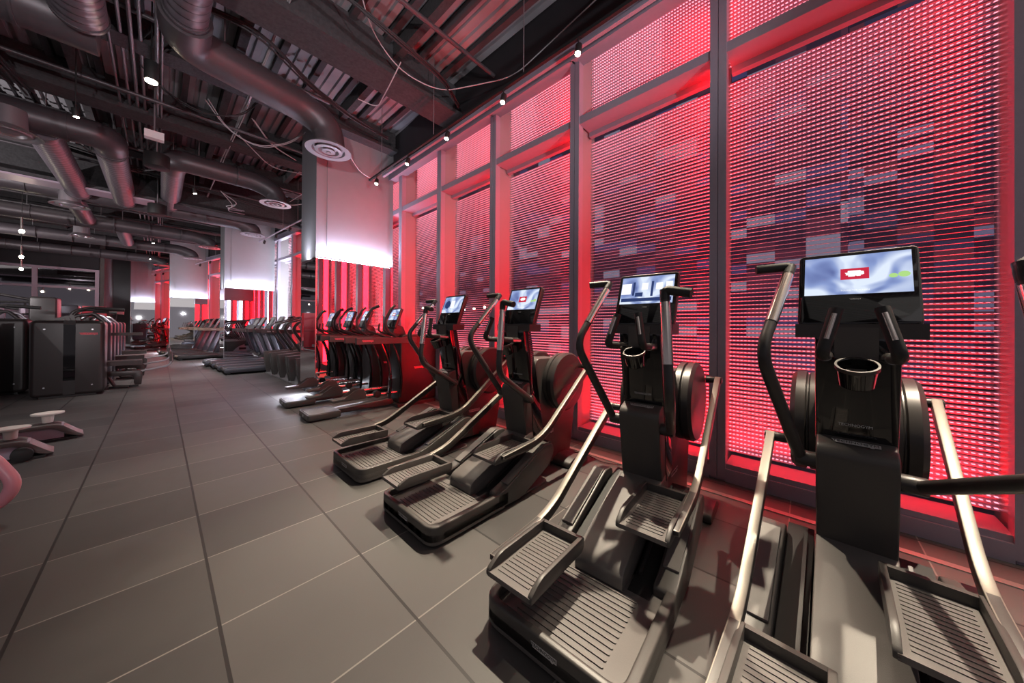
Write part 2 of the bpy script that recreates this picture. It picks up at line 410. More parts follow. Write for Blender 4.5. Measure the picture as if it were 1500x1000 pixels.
# header and soffit, sill, blinds, transoms per bay
slat_mesh = {}
for i in range(len(FAC)-1):
    p, q = FAC[i], FAC[i+1]; T, L, d, n = seg_T(p, q); n_win += 1
    white = i in white_bays
    bm = bmesh.new(); box(bm, .06, L-.06, .02, .30, 0, ZS, T=T); box(bm, .06, L-.06, .0, .05, 0, ZS-.04, T=T)
    wdw = struct(finish('window_%d' % n_win, bm, M_mull, smooth=False))
    bm = bmesh.new(); box(bm, .06, L-.06, .012, .26, ZT-.045, ZT+.045, T=T); box(bm, .06, L-.06, .24, .30, ZT-.10, ZT-.03, T=T)
    bevel(bm, .004, 1); finish('transom', bm, M_mull, wdw)
    bm = bmesh.new(); pitch = .037 if i < 8 else .06; uvl = bm.loops.layers.uv.new('uv')
    z = ZS+.02
    while z < 5.35:
        if not (ZT-.12 < z < ZT+.05):
            # blade: shallow tilt, thin slab
            w, th, tl = .070, .0035, .012
            y0, y1 = .340, .340+w
            vs = [T @ Vector(v) for v in ((.03, y0, z), (L-.03, y0, z), (L-.03, y1, z+tl), (.03, y1, z+tl), (.03, y0, z-th), (L-.03, y0, z-th), (L-.03, y1, z+tl-th), (.03, y1, z+tl-th))]
            V = [bm.verts.new(v) for v in vs]
            for f in ((0, 1, 2, 3), (7, 6, 5, 4), (0, 4, 5, 1), (1, 5, 6, 2), (2, 6, 7, 3), (3, 7, 4, 0)):
                fc = bm.faces.new([V[k] for k in f])
                for lp, k in zip(fc.loops, f):
                    lp[uvl].uv = ((0 if k in (0, 3, 4, 7) else L), (-1 if f in ((0, 4, 5, 1), (2, 6, 7, 3)) else (0 if k in (0, 1, 4, 5) else 1)))
        z += pitch
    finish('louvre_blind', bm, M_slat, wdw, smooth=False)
    # glazing outside the louvres
    M_glass = _mats.get('window glass')
    if not M_glass:
        M_glass, nt, b_ = node_mat('window glass'); _mats['window glass'] = M_glass
        b_.inputs['Transmission Weight'].default_value = 1; b_.inputs['Roughness'].default_value = 0; b_.inputs['IOR'].default_value = 1.1
        b_.inputs['Base Color'].default_value = (.9, .85, .9, 1)
    bm = bmesh.new(); box(bm, .03, L-.03, .42, .43, 0, 5.45, T=T); finish('pane', bm, M_glass, wdw, smooth=False)
    # led panel on one fin of each bay, and slim strips on sill and transom
    col = WHT if white else RED
    X3 = T.to_3x3()
    def strip(name, c, dr, along, sx, sy, e, spread):
        ld = area_light(name, T @ Vector(c), X3 @ Vector(dr), sx, sy, e, col, math.radians(spread))
        zz = -(X3 @ Vector(dr)).normalized(); xx = (X3 @ Vector(along)).normalized(); xx = (xx-zz*xx.dot(zz)).normalized()
        ld.rotation_euler = Matrix((xx, zz.cross(xx), zz)).transposed().to_euler()
    strip('bay_led_light', (.040, .255, (ZS+ZH)/2), (1, .35, 0), (0, 1, 0), .27, ZH-ZS-.06, ((66 if i < 8 else 32) if not white else 110)*(.45 if i == 1 else 1), 115)
    if i == 1 or i >= 7: strip('bay_led_light', (L-.033, .255, (ZS+ZH)/2), (-1, 0, 0), (0, 1, 0), .27, ZH-ZS-.06, 16, 150)
    strip('sill_led_light', (L/2, .17, ZS+.02), (0, .45, 1), (1, 0, 0), L-.2, .03, ((48 if 3 <= i < 8 else 22) if not white else 20), 100)
# continuous header beam and dark soffit wall over it
bm = bmesh.new(); bs = bmesh.new(); bl = bmesh.new()
for i in range(len(FAC)-1):
    T, L, d, n = seg_T(FAC[i], FAC[i+1])
    box(bm, -.01, L+.01, -.10, .09, ZH, ZH+.12, T=T); box(bm, -.01, L+.01, -.10, -.085, ZH-.03, ZH+.16, T=T)
    box(bs, -.01, L+.01, .01, .09, ZH+.12, 5.5, T=T); box(bs, -.01, L+.01, .46, .55, 5.30, 5.5, T=T)
struct(finish('trim_30', bm, M_mull, smooth=False)); struct(finish('wall_right', bs, M_soffit, smooth=False)); bl.free()
# metal threshold strip in the floor
bm = bmesh.new()
for i in range(0, 6):
    T, L, d, n = seg_T(FAC[i], FAC[i+1]); box(bm, 0, L, -.30, -.25, 0, .006, T=T)
struct(finish('trim_31', bm, mat('threshold metal', (.32, .29, .27), .4, .6), smooth=False))

# ------------------------------------------------------------------ outside: street with lit shopfronts
M_far = []
def window_grid_mat(name, base, cols, sc, str_):
    m, nt, b = node_mat(name)
    tc = nt.nodes.new('ShaderNodeTexCoord'); mp = nt.nodes.new('ShaderNodeMapping'); mp.inputs['Scale'].default_value = (sc[1], sc[1], sc[2]/3)
    nt.links.new(tc.outputs['Object'], mp.inputs[0])
    vo = nt.nodes.new('ShaderNodeTexWhiteNoise'); vo.noise_dimensions = '3D'
    sn = nt.nodes.new('ShaderNodeVectorMath'); sn.operation = 'FLOOR'; nt.links.new(mp.outputs[0], sn.inputs[0]); nt.links.new(sn.outputs[0], vo.inputs['Vector'])
    cr = nt.nodes.new('ShaderNodeValToRGB'); nt.links.new(vo.outputs['Value'], cr.inputs[0]); cr.color_ramp.interpolation = 'CONSTANT'
    e = cr.color_ramp.elements; e[0].color = (*cols[0], 1); e[1].position = .55; e[1].color = (*cols[1], 1)
    k = e.new(.75); k.color = (*cols[2], 1); k = e.new(.9); k.color = (*cols[3], 1)
    b.inputs['Base Color'].default_value = (*base, 1); nt.links.new(cr.outputs[0], b.inputs['Emission Color']); b.inputs['Emission Strength'].default_value = str_
    return m
Mw1 = window_grid_mat('office glazing at night', (.05, .04, .06), [(.05, .02, .06), (.10, .09, .22), (.35, .08, .12), (.5, .5, .8)], (3.1, 1.7, 12), .19)
Mw2 = window_grid_mat('shopfront glazing at night', (.05, .04, .06), [(.06, .02, .06), (.20, .05, .10), (.12, .12, .35), (.6, .6, .8)], (5, 1.5, 11), .25)
for k, (x0, x1, y0, y1, h, m_, lb) in enumerate([
        (13, 20, -14, -.9, 14, Mw1, 'lit building across the street, seen through the right-hand window'),
        (12, 18, -.8, 10.5, 18, Mw2, 'lit building across the street, seen through the middle louvred windows'),
        (14, 22, 10.6, 30, 13, Mw1, 'lit building across the street, farthest down the road')]):
    tag(bbox('building', (x0, x1, y0, y1, -1, h), m_, bev=0), lb, 'building')
bm = bmesh.new(); box(bm, 4.2, 26, -16, 40, -.12, -.06); struct(finish('ground', bm, mat('night asphalt', (.05, .05, .055), .5, 0, .2, 8), smooth=False))

# ------------------------------------------------------------------ columns
def column(k, x0, x1, y0, y1, where, wl=1.):
    c = struct(bbox('trim_%d' % (40+k), (x0, x1, y0, y1, 2.6, 5.47), M_colbox, bev=0))
    bm = bmesh.new(); box(bm, x0+.18, x1-.12, y0-.012, y0, 2.62, 5.45)
    finish('face_panel', bm, M_colbox, c, smooth=False)
    bm = bmesh.new(); box(bm, x0+.06, x1, y0+.06, y1, .0, 2.6)
    core = finish('core', bm, M_soffit, c, smooth=False)
    t = thing('mirror_cladding', 'tall mirror cladding wrapped round the lower part of %s' % where, 'mirror', (x0, y0, 0), 0, 'mirrored column bases')
    w, dd = x1-x0, y1-y0
    bm = bmesh.new(); box(bm, .012, w, -.0, .02, .2, 2.585); finish('front_mirror', bm, M_mirror, t, smooth=False)
    bm = bmesh.new(); box(bm, -.0, .012, .0, dd, .2, 2.585); finish('side_mirror', bm, M_mirror, t, smooth=False)
    bm = bmesh.new(); box(bm, .012, w, dd, dd+.015, .2, 2.585); finish('back_mirror', bm, M_mirror, t, smooth=False)
    bm = bmesh.new(); box(bm, 0.0, .014, -.008, .002, .2, 2.6); finish('corner_trim', bm, M_silver, t, smooth=False)
    # led strip on the ledge washing the cladding, and one under the mirror washing the floor
    area_light('column_wash_light', ((x0+x1)/2, y0-.12, 2.60), (0, .38, 1), w*.96, .03, 40*wl*w/1.5, (.74, .78, 1))
    area_light('column_wash_light', (x0-.08, (y0+y1)/2, 2.60), (.45, 0, 1), .03, dd*.9, 9*wl, (.86, .88, 1))
    area_light('plinth_light', (x0-.03, (y0+y1)/2, .17), (-.7, 0, -1), .04, dd*.9, 30*wl, (.85, .88, 1))
    area_light('plinth_light', ((x0+x1)/2, y0-.03, .17), (0, -.7, -1), w*.9, .04, 10*wl, (.85, .88, 1))
column(1, 1.93, 3.42, 6.65, 7.55, 'the nearest column')
column(2, 1.49, 2.90, 14.69, 15.8, 'the second column')
column(3, .32, 1.62, 21.85, 23.0, 'the third column')
column(4, -1.1, -.17, 28.2, 29.4, 'the farthest column')

# far wall with a framed glass partition
bm = bmesh.new(); box(bm, -2.0, 0.4, 29.5, 29.7, 0, 5.5); box(bm, -9, -2.0, 29.5, 29.7, 4.6, 5.5); box(bm, -9, -2, 29.55, 29.7, 0, .3)
struct(finish('wall_back', bm, M_wallgrey, smooth=False))
bm = bmesh.new()
for x in (-2.0, -3.7, -5.4, -7.1, -8.8): box(bm, x-.07, x+.07, 25.0, 25.12, 0, 3.9)
for z in (1.9, 3.0, 3.85): box(bm, -9, -1.95, 24.99, 25.11, z-.05, z+.05)
M_frame = mat('mauve partition frame', (.36, .27, .33), .45, .2)
wp = struct(finish('window_40', bm, M_frame, smooth=False))
bm = bmesh.new(); box(bm, -9, -2.0, 25.05, 25.07, 0, 3.85)
M_dglass = mat('dark reflective glass', (.25, .24, .26), .03, 1.)
finish('pane', bm, M_dglass, wp, smooth=False)
bm = bmesh.new(); box(bm, -9, -1.93, 25.0, 29.5, 3.95, 5.5); struct(finish('wall_left', bm, M_soffit, smooth=False))
bm = bmesh.new(); box(bm, -1.95, -1.80, 25.0, 29.5, 0, 5.5); struct(finish('wall_side', bm, M_wallgrey, smooth=False))
# ------------------------------------------------------------------ climbing cross trainers by the window
def logo_badge(name, parent, T, w, m=None, txt='TECHNOGYM'):
    """rounded outline badge with the maker's lettering"""
    m = m or M_logo
    o = bpy.data.objects.new(name, badge_mesh(w, m)); C.objects.link(o); o.parent = parent; o.matrix_local = T
    text_obj('lettering', txt, w*.150, M_black, o, Matrix.Translation((0, 0, .0010)))
    return o
_bd = {}
def badge_mesh(w, m):
    k = (round(w, 4), m.name)
    if k in _bd: return _bd[k]
    bm = bmesh.new(); h = w*.085
    a = [(-w*.5, h), (-w*.46, 0), (-w*.42, -h), (-w*.2, -h*1.1), (w*.28, -h*1.1), (w*.30, -h*1.5), (w*.36, -h*1.5), (w*.38, -h), (w*.5, -h), (w*.5, h)]
    prism(bm, a, 0, .0006, axis='z')
    bmesh.ops.recalc_face_normals(bm, faces=bm.faces)
    me = bpy.data.meshes.new('badge'); bm.to_mesh(me); bm.free(); me.materials.append(m); _bd[k] = me
    return me

def pedal(root, x0, z0, yc, s, slope, L=.44, Wd=.23):
    """tray pedal with raised rim; s=+1 left, -1 right; carried by an outside arm"""
    R = Matrix.Translation((x0, yc, z0)) @ Matrix.Rotation(-slope, 4, 'Y')
    bm = bmesh.new()
    box(bm, .0, L, -Wd/2, Wd/2, -.028, -.006, T=R)
    bevel(bm, .008, 2)
    for k in range(15):
        x = .035+k*(L-.09)/14; box(bm, x, x+.010, -Wd/2+.03, Wd/2-.03, -.006, -.0025, T=R)
    p = finish('pedal', bm, M_deck, root)
    def rimside(y, bigger):
        prof = round_poly([(.0, -.030), (L*.97, -.030), (L, .0), (L, .040 if bigger else .032), (.07, .040 if bigger else .032), (.0, .0)], [.01, .02, .02, .015, .035, .02], 4)
        b = bmesh.new(); prism(b, prof, y-.011, y+.011); bevel(b, .004, 2); b.transform(R); return b
    for y in (-Wd/2, Wd/2):
        b = rimside(y, True); finish('side_rim', b, M_plastic, p)
    bb = bmesh.new(); box(bb, L-.022, L, -Wd/2, Wd/2, -.03, .034, T=R); bevel(bb, .006, 2); finish('heel_rim', bb, M_plastic, p)
    return p, R

def moving_handle(root, s, piv, low, top, end):
    h = bpy.data.objects.new('arm_handle', None)
    px, py, pz = piv
    bm = bmesh.new()
    cyl(bm, (px, s*.11, pz), (px, py+s*.02, pz), .036, n=24); bevel(bm, .006, 2, 50)
    h = finish('arm_handle', bm, M_tube, root)
    btube('lever', [(px, py, pz-.005), low, top], lambda t: .026-.004*t, M_tube, h, .10, 14)
    # polished sleeve on the upper half
    a = Vector(low)*.68+Vector(top)*.32; b = Vector(low)*.12+Vector(top)*.88
    bm = bmesh.new(); cyl(bm, a, b, .0245, .0235, 18); finish('steel_sleeve', bm, M_chrome, h)
    btube('grip', [Vector(low)*.1+Vector(top)*.9, top, end], .0225, M_black, h, .03, 14)
    return h

def crank_arm(root, s, top, knee, foot, w=.038, t=.055):
    """flat bar from crank pin down to the knee, then flattening into the pedal side"""
    y = s*.318
    P = fillet([(top[0], y, top[1]), (knee[0], y, knee[1]), (foot[0], y, foot[1])], .16, 8)
    bm = bmesh.new(); rings = []
    for i, p in enumerate(P):
        d = (P[min(i+1, len(P)-1)]-P[max(i-1, 0)]).normalized(); n = Vector((-d.z, 0, d.x))
        if n.z < 0: n = -n
        tt = t*(1 if i < len(P)-1 else .5)
        rings.append([bm.verts.new(p+n*(a-.6)*tt*.5+Vector((0, b*w*.5, 0))) for a, b in ((1, 1), (1, -1), (-1, -1), (-1, 1))])
    for i, (a, b) in enumerate(zip(rings, rings[1:])):
        for k in range(4):
            bm.faces.new((a[k], b[k], b[(k+1) % 4], a[(k+1) % 4])).material_index = (0 if i < 7 else 2) if k == 0 else 1
    bm.faces.new(rings[0]).material_index = 1; bm.faces.new(rings[-1]).material_index = 1
    bmesh.ops.recalc_face_normals(bm, faces=bm.faces); bevel(bm, .005, 2)
    o = finish('crank_arm', bm, [M_arm, M_armside, M_plastic], root)
    bcyl('pin', (top[0], s*.24, top[1]-.02), (top[0], s*.345, top[1]-.02), .026, M_anth, o)
    return o

def screen_unit(root, kind='logo', w=.372, h=.36, base=(1.095, 1.352), tilt=21, yc=0, d=.035):
    """monitor leaning back; built in a local frame whose z runs up the glass"""
    T = Matrix.Translation((base[0], yc, base[1])) @ Matrix.Rotation(math.radians(tilt), 4, 'Y')
    bm = bmesh.new()
    pts = round_poly([(-w/2, 0), (w/2, 0), (w/2, h), (-w/2, h)], .02, 4)
    prism(bm, pts, 0, d, axis='x'); bevel(bm, .004, 2); bm.transform(T)
    mon = finish('monitor', bm, M_gloss, root)
    bm = bmesh.new(); prism(bm, round_poly([(-w/2-.004, -.004), (w/2+.004, -.004), (w/2+.004, h+.004), (-w/2-.004, h+.004)], .022, 4), .004, d+.012, axis='x'); bevel(bm, .005, 2); bm.transform(T)
    finish('monitor_shell', bm, M_anth, root)
    bm = bmesh.new(); box(bm, -.0015, .001, -w/2+.018, w/2-.018, h*.40, h-.018); bm.transform(T)
    sc = finish('screen', bm, M_screen, root, smooth=False)
    P2 = T @ plane_T((-.002, 0, h*.45), (0, -1, 0), (0, 0, 1))
    text_obj('lettering', 'TOUCH THE SCREEN', .0095, M_scr_white, sc, P2, .0002)
    P3 = T @ plane_T((-.0008, 0, h*.33), (0, -1, 0), (0, 0, 1))
    logo_badge('badge', mon, P3, .035)
    return mon
def screen_tile(root, style, h=.36, base=(1.095, 1.352), tilt=21, yc=0):
    T = Matrix.Translation((base[0], yc, base[1])) @ Matrix.Rotation(math.radians(tilt), 4, 'Y')
    P = T @ plane_T((-.0022, 0, h*.68), (0, -1, 0), (0, 0, 1))
    sc = [k for k in kids(root) if k.name.startswith('screen')][0]
    if style == 'logo':
        o = flat('picture_tile', [(-.045, -.028), (.045, -.028), (.045, .028), (-.045, .028)], M_scr_red, sc, P)
        blob = [(-.031, .007), (-.022, .007), (-.021, .016), (.019, .016), (.020, .012), (.029, .010), (.030, -.004), (.024, -.007), (.020, -.007), (.019, -.013), (.007, -.013), (.004, -.009), (.001, -.014), (-.020, -.014), (-.020, -.007), (-.028, -.006), (-.027, .000)]
        flat('white_mark', blob, M_scr_white, o, P @ Matrix.Translation((0, 0, .0006)))
        for x, y, r in ((.115, -.022, .013), (.145, -.018, .017)): flat('glow_spot', [(x+a_*1.0, y+b_*.8) for a_, b_ in disc_pts(r)], M_scr_green, sc, P)
    elif style == 'gym':
        for x0, x1, y0, y1, m_ in ((-.165, -.10, -.03, .05, M_scr_white), (-.09, -.075, -.04, .06, M_scr_dark), (-.03, .01, .0, .05, M_scr_white), (.03, .045, -.05, .06, M_scr_dark),
                                   (.06, .10, .0, .045, M_scr_white), (.12, .16, .01, .05, M_scr_white), (-.16, .16, -.085, -.06, M_scr_dark), (-.07, -.02, -.05, -.02, M_scr_dark)):
            flat('picture_patch', [(x0, y0), (x1, y0), (x1, y1), (x0, y1)], m_, sc, P)
    else:
        flat('picture_tile', [(-.03, -.045), (.035, -.045), (.035, .045), (-.03, .045)], M_scr_white, sc, P)
        flat('face_shape', [(x-.09, y) for x, y in disc_pts(.05)], M_scr_dark, sc, P)
def flat(name, pts, m, parent, T, th=.0005):
    bm = bmesh.new(); prism(bm, pts, 0, th, axis='z'); bm.transform(T)
    return finish(name, bm, m, parent, smooth=False)
def disc_pts(r, n=20, sx=1, sy=1): return [(r*sx*math.cos(2*PI*k/n), r*sy*math.sin(2*PI*k/n)) for k in range(n)]

def make_climber(label):
    t = thing('climbing_cross_trainer', label, 'cross trainer', (0, 0, 0), 0, 'climbing cross trainers facing the red windows')
    # base pan with wall, ribs
    bm = bmesh.new()
    prism(bm, round_poly([(.0, -.335), (.62, -.335), (.62, .335), (.0, .335)], [.09, .01, .01, .09], 6), .018, .088, axis='z')
    prism(bm, round_poly([(.03, -.30), (1.2, -.30), (1.2, .30), (.03, .30)], .08, 5), .0, .02, axis='z')
    bevel(bm, .006, 2)
    for k in range(13):
        x = .085+k*.030; bb = [(x, -.20), (x+.012, -.20), (x+.012, .20), (x, .20)]
        prism(bm, round_poly(bb, .006, 2), .088, .0925, axis='z')
    base = finish('base', bm, M_deck, t)
    outer = round_poly([(.0, -.335), (.66, -.335), (.66, -.29), (.035, -.29), (.035, .29), (.66, .29), (.66, .335), (.0, .335)], [.09, .0, .0, .05, .05, .0, .0, .09], 6)
    bm = bmesh.new(); prism(bm, outer, .03, .130, axis='z'); bevel(bm, .010, 3, 50); finish('front_wall', bm, M_plastic, t)
    logo_badge('badge', base, plane_T((-.0008, .0, .085), (0, -1, 0), (0, 0, 1)), .12)
    for s in (-1, 1):
        prof = round_poly([(.55, .03), (.55, .130), (.64, .150), (1.10, .345), (1.20, .335), (1.22, .26), (1.14, .16), (.80, .02)], [.01, .02, .1, .03, .03, .04, .06, .05], 5)
        bm = bmesh.new(); prism(bm, prof, s*.235, s*.335); bevel(bm, .014, 3, 50); finish('side_rail', bm, M_plastic, t)
        bm = bmesh.new(); prism(bm, [(.66, .162), (1.09, .343), (1.09, .352), (.66, .171)], s*.25, s*.322); finish('rail_cap', bm, M_deck, t)
        # black running channel between hump and rail
        bm = bmesh.new(); prism(bm, [(.50, .088), (1.3, .088), (1.3, .30), (1.1, .27), (.62, .10)], s*.135, s*.235); finish('channel', bm, M_black, t)
        bm = bmesh.new(); prism(bm, [(.60, .11), (1.18, .32), (1.18, .335), (.60, .125)], s*.155, s*.168); finish('guide', bm, M_tube, t)
    hump = round_poly([(.46, .09), (.47, .165), (.56, .205), (1.16, .395), (1.25, .38), (1.25, .09)], [.01, .04, .08, .03, .02, .01], 5)
    bm = bmesh.new(); prism(bm, hump, -.125, .125); bevel(bm, .012, 3, 50); finish('centre_cover', bm, M_deck, t)
    # tower, ledge, rear body
    bm = bmesh.new()
    prism(bm, round_poly([(1.045, 1.30), (1.145, 1.30), (1.34, .38), (1.19, .34), (1.14, .80), (1.055, 1.20)], [.01, .01, .01, .01, .05, .05], 4), -.128, .128)
    bevel(bm, .008, 2, 50); finish('tower', bm, M_gloss, t)
    bm = bmesh.new(); prism(bm, round_poly([(1.025, .802), (1.15, .842), (1.22, .83), (1.27, .345), (1.135, .325), (1.10, .36)], [.05, .03, .02, .01, .01, .02], 6), -.124, .124)
    bevel(bm, .012, 3, 50); led = finish('lower_cover', bm, M_plastic, t)
    logo_badge('badge', led, plane_T((1.092, 0, .8285), (0, -1, 0), (.95, 0, .31)), .15)
    text_obj('lettering', 'TECHNOGYM', .017, M_logo, led, plane_T((1.118, 0, .90), (0, -1, 0), (0, 0, 1)))
    body = round_poly([(1.22, .98), (1.26, 1.035), (1.72, 1.02), (1.88, .94), (1.905, .75), (1.87, .45), (1.79, .03), (1.0, .03), (1.08, .12), (1.22, .33), (1.33, .38)], [.03, .05, .08, .08, .1, .1, .05, .02, .05, .05, .02], 5)
    bm = bmesh.new(); prism(bm, body, -.118, .118); bevel(bm, .02, 3, 50); bd = finish('rear_body', bm, M_plastic, t)
    for s in (-1, 1):
        logo_badge('badge', bd, plane_T((1.42, s*.1186, .33), (1 if s < 0 else -1, 0, 0), (0, 0, 1)), .17)
        dr = lathe('crank_disc', [(0, .112), (.265, .112), (.275, .122), (.275, .158), (.262, .164), (.262, .170), (.278, .176), (.280, .215), (.262, .236), (.20, .243), (0, .243)] if s > 0 else
                   [(0, -.112), (.265, -.112), (.275, -.122), (.275, -.158), (.262, -.164), (.262, -.170), (.278, -.176), (.280, -.215), (.262, -.236), (.20, -.243), (0, -.243)],
                   M_anth, t, (1.60, 0, .80), 48, 'y')
    # rear stabiliser
    bm = bmesh.new(); prism(bm, round_poly([(1.50, 0.0), (1.50, .055), (1.58, .085), (1.72, .08), (1.80, .04), (1.80, 0.0)], .02, 3), -.33, .33); bevel(bm, .012, 2, 50)
    finish('rear_foot', bm, M_plastic, t)
    # neck shelf under the monitor, cup holder, fixed grips
    bm = bmesh.new(); box(bm, 1.045, 1.20, -.195, .195, 1.288, 1.350); bevel(bm, .018, 3); finish('shelf', bm, M_anth, t)
    bm = bmesh.new(); box(bm, 1.038, 1.12, -.065, .065, 1.20, 1.335); bevel(bm, .012, 2); finish('neck_cover', bm, M_plastic, t)
    screen_unit(t)
    ch = lathe('cup_holder', [(.048, -.09), (.054, -.09), (.063, -.003), (.060, 0), (.057, -.003), (.050, -.085), (0, -.085), (0, -.095), (.048, -.095)], M_gloss, t)
    ch.location = (.955, 0, 1.182); ch.rotation_euler = (0, -.42, 0)
    lathe('rim', [(.062, -.014), (.0655, -.014), (.0655, .002), (.058, .002), (.058, -.003)], M_anth, ch)
    bm = bmesh.new(); box(bm, 1.0, 1.10, -.03, .03, 1.10, 1.16); bevel(bm, .008, 2); finish('bracket', bm, M_plastic, t)
    for s in (-1, 1):
        g = btube('fixed_grip', [(1.09, s*.085, 1.205), (.83, s*.100, 1.222), (.805, s*.098, 1.24), (.852, s*.060, 1.408)], .0215, M_black, t, .045, 14)
        a, b = Vector((.818, s*.088, 1.285)), Vector((.846, s*.065, 1.385))
        bm = bmesh.new(); cyl(bm, a+Vector((-.0125, 0, .003)), b+Vector((-.0125, 0, .003)), .0105, n=16); finish('pulse_sensor', bm, M_chrome, g)
        btube('grip_root', [(1.10, s*.085, 1.205), (.93, s*.094, 1.215)], .0225, M_chrome, g)
    moving_handle(t, 1, (1.085, .178, .720), (.765, .290, 1.225), (1.100, .215, 1.630), (1.055, .345, 1.622))
    moving_handle(t, -1, (1.085, -.178, .705), (.575, -.300, .985), (.668, -.250, 1.515), (.655, -.372, 1.490))
    crank_arm(t, 1, (1.36, .745), (.50, .275), (.05, .276))
    crank_arm(t, -1, (1.83, .955), (1.06, .415), (.60, .388))
    pedal(t, .0, .255, .184, 1, -.02)
    pedal(t, .54, .365, -.184, -1, .02)
    return t
c1 = make_climber('climbing cross trainer second from the right, its screen showing a blue and white gym picture')
c1.location = (1.0, .74, 0); c1.rotation_euler = (0, 0, .037)
c0 = dup(c1, (.963, -.112, 0), -.044, 'nearest climbing cross trainer at the right, its wide screen facing straight out')
c2 = dup(c1, (1.085, 1.95, 0), -.014, 'climbing cross trainer third from the right, silver badge low on its reddish side')
c3 = dup(c1, (1.124, 3.048, 0), -.004, 'climbing cross trainer farthest left of the four, next to the low ellipticals')
for k in kids(c0):
    if k.name.startswith('arm_handle') and sum(v.co.y for v in k.data.vertices) < 0:
        for g in kids(k): bpy.data.objects.remove(g)
        bpy.data.objects.remove(k)
moving_handle(c0, -1, (1.085, -.178, .705), (.53, -.36, .975), (.64, -.30, 1.515), (.66, -.42, 1.50))
screen_tile(c0, 'logo'); screen_tile(c1, 'gym'); screen_tile(c2, 'logo'); screen_tile(c3, 'card')
# power cord on the floor between two trainers
tag(btube('power_cord', [(2.9, 1.95, .012), (3.0, 1.7, .012), (2.92, 1.45, .012), (3.05, 1.2, .012), (3.2, 1.12, .03), (3.28, 1.1, .12)], .005, M_black, None, .08, 8),
    'thin black power cord on the tiles by the window sill', 'cord')

# ------------------------------------------------------------------ ellipticals before the mirrored column
def make_elliptical(label):
    t = thing('elliptical_trainer', label, 'elliptical', (0, 0, 0), 0, 'ellipticals beside the nearest column')
    # step pod at the front, spine on the floor
    bm = bmesh.new(); prism(bm, round_poly([(.0, -.25), (.42, -.25), (.42, .25), (0, .25)], [.05, .02, .02, .05], 5), .02, .10, axis='z'); bevel(bm, .01, 2, 50)
    pod = finish('step_pod', bm, M_plastic, t)
    bm = bmesh.new(); prism(bm, round_poly([(.02, -.235), (.40, -.235), (.40, .235), (.02, .235)], .04, 5), .10, .106, axis='z'); finish('tread_mat', bm, M_beltmat, pod)
    lathe('badge', [(0, -.002), (.02, -.002), (.02, 0)], M_logo, pod, (0, 0, .06), 20, 'x')
    bm = bmesh.new(); prism(bm, round_poly([(.40, .03), (.40, .09), (1.25, .13), (1.3, .03)], .02, 3), -.10, .10); bevel(bm, .012, 2, 50); finish('spine', bm, M_plastic, t)
    bm = bmesh.new(); box(bm, 1.25, 1.95, -.30, .30, .0, .05); bevel(bm, .015, 2); finish('rear_foot', bm, M_anth, t)
    # rear housing with side beams
    prof = round_poly([(1.30, .05), (1.34, .60), (1.34, 1.12), (1.40, 1.18), (1.98, 1.18), (2.04, 1.12), (2.04, .05)], [.03, .1, .06, .05, .05, .05, .03], 4)
    bm = bmesh.new(); prism(bm, prof, -.21, .21); bevel(bm, .02, 3, 50); hs = finish('housing', bm, M_shroud, t)
    for s in (-1, 1):
        logo_badge('badge', hs, plane_T((1.68, s*.2106, .62), (1 if s < 0 else -1, 0, 0), (0, 0, 1)), .20, M_logored)
        bm = bmesh.new(); box(bm, .62, 1.60, s*.235-.032, s*.235+.032, 1.045, 1.14); bevel(bm, .03, 4)
        be = finish('side_beam', bm, M_plastic, t)
        logo_badge('badge', be, plane_T((.78, s*(.2675), 1.095), (1 if s < 0 else -1, 0, 0), (0, 0, 1)), .17, M_logored)
        # curved hanging links
        for dx, ph in ((.0, .0), (.18, .03)):
            x = 1.0+dx+(.05 if s > 0 else 0)
            btube('hanging_link', [(x, s*.235, 1.06), (x+.13, s*.235, .75), (x+.17, s*.235, .42), (x+.14, s*.235, .16)], .022, M_gloss, t, .2, 10, 1.)
        # pedal on its long bar
        off = .10 if s < 0 else -.12; z = .25+(.03 if s > 0 else 0)
        btube('pedal_bar', [(.55+off, s*.17, z), (1.30, s*.17, z-.01)], .024, M_chrome, t)
        bcyl('pivot_joint', (.86+off, s*.13, z), (.86+off, s*.22, z), .055, M_black, t)
        bm = bmesh.new()
        prism(bm, round_poly([(.20, -.03), (.20, .005), (.50, .02), (.62, .09), (.68, .05), (.66, -.03)], .015, 3), -.075, .075)
        bevel(bm, .008, 2, 50); bm.transform(Matrix.Translation((off, s*.17, z))); p = finish('pedal', bm, M_plastic, t)
        bm = bmesh.new(); 
        for yy in (-.07, .07): prism(bm, round_poly([(.36, .01), (.52, .12), (.64, .12), (.66, 0)], .02, 3), yy-.006, yy+.006)
        bm.transform(Matrix.Translation((off, s*.17, z))); finish('side_rim', bm, M_plastic, p)
        # long handles
        h = btube('arm_handle', [(1.28, s*.22, 1.13), (1.02+off*.6, s*.24, 1.26), (1.00+off*.6, s*.24, 1.42), (1.12+off*.6, s*.22, 1.62), (1.20+off*.6, s*.14, 1.66)], .019, M_tube, t, .07, 12)
        btube('grip', [(1.02+off*.6, s*.237, 1.45), (1.12+off*.6, s*.22, 1.62), (1.20+off*.6, s*.14, 1.66)], .023, M_black, h, .05, 12)
        btube('fixed_grip', [(1.36, s*.10, 1.16), (1.10, s*.11, 1.24), (1.12, s*.10, 1.37)], .017, M_tube, t, .05, 10)
    bm = bmesh.new(); prism(bm, round_poly([(1.24, 1.17), (1.50, 1.17), (1.44, 1.32), (1.30, 1.36)], .03, 3), -.10, .10); bevel(bm, .015, 2, 50); finish('neck', bm, M_anth, t)
    screen_unit(t, w=.34, h=.345, base=(1.24, 1.30), tilt=21)
    screen_tile(t, 'logo', .345, (1.24, 1.30))
    return t
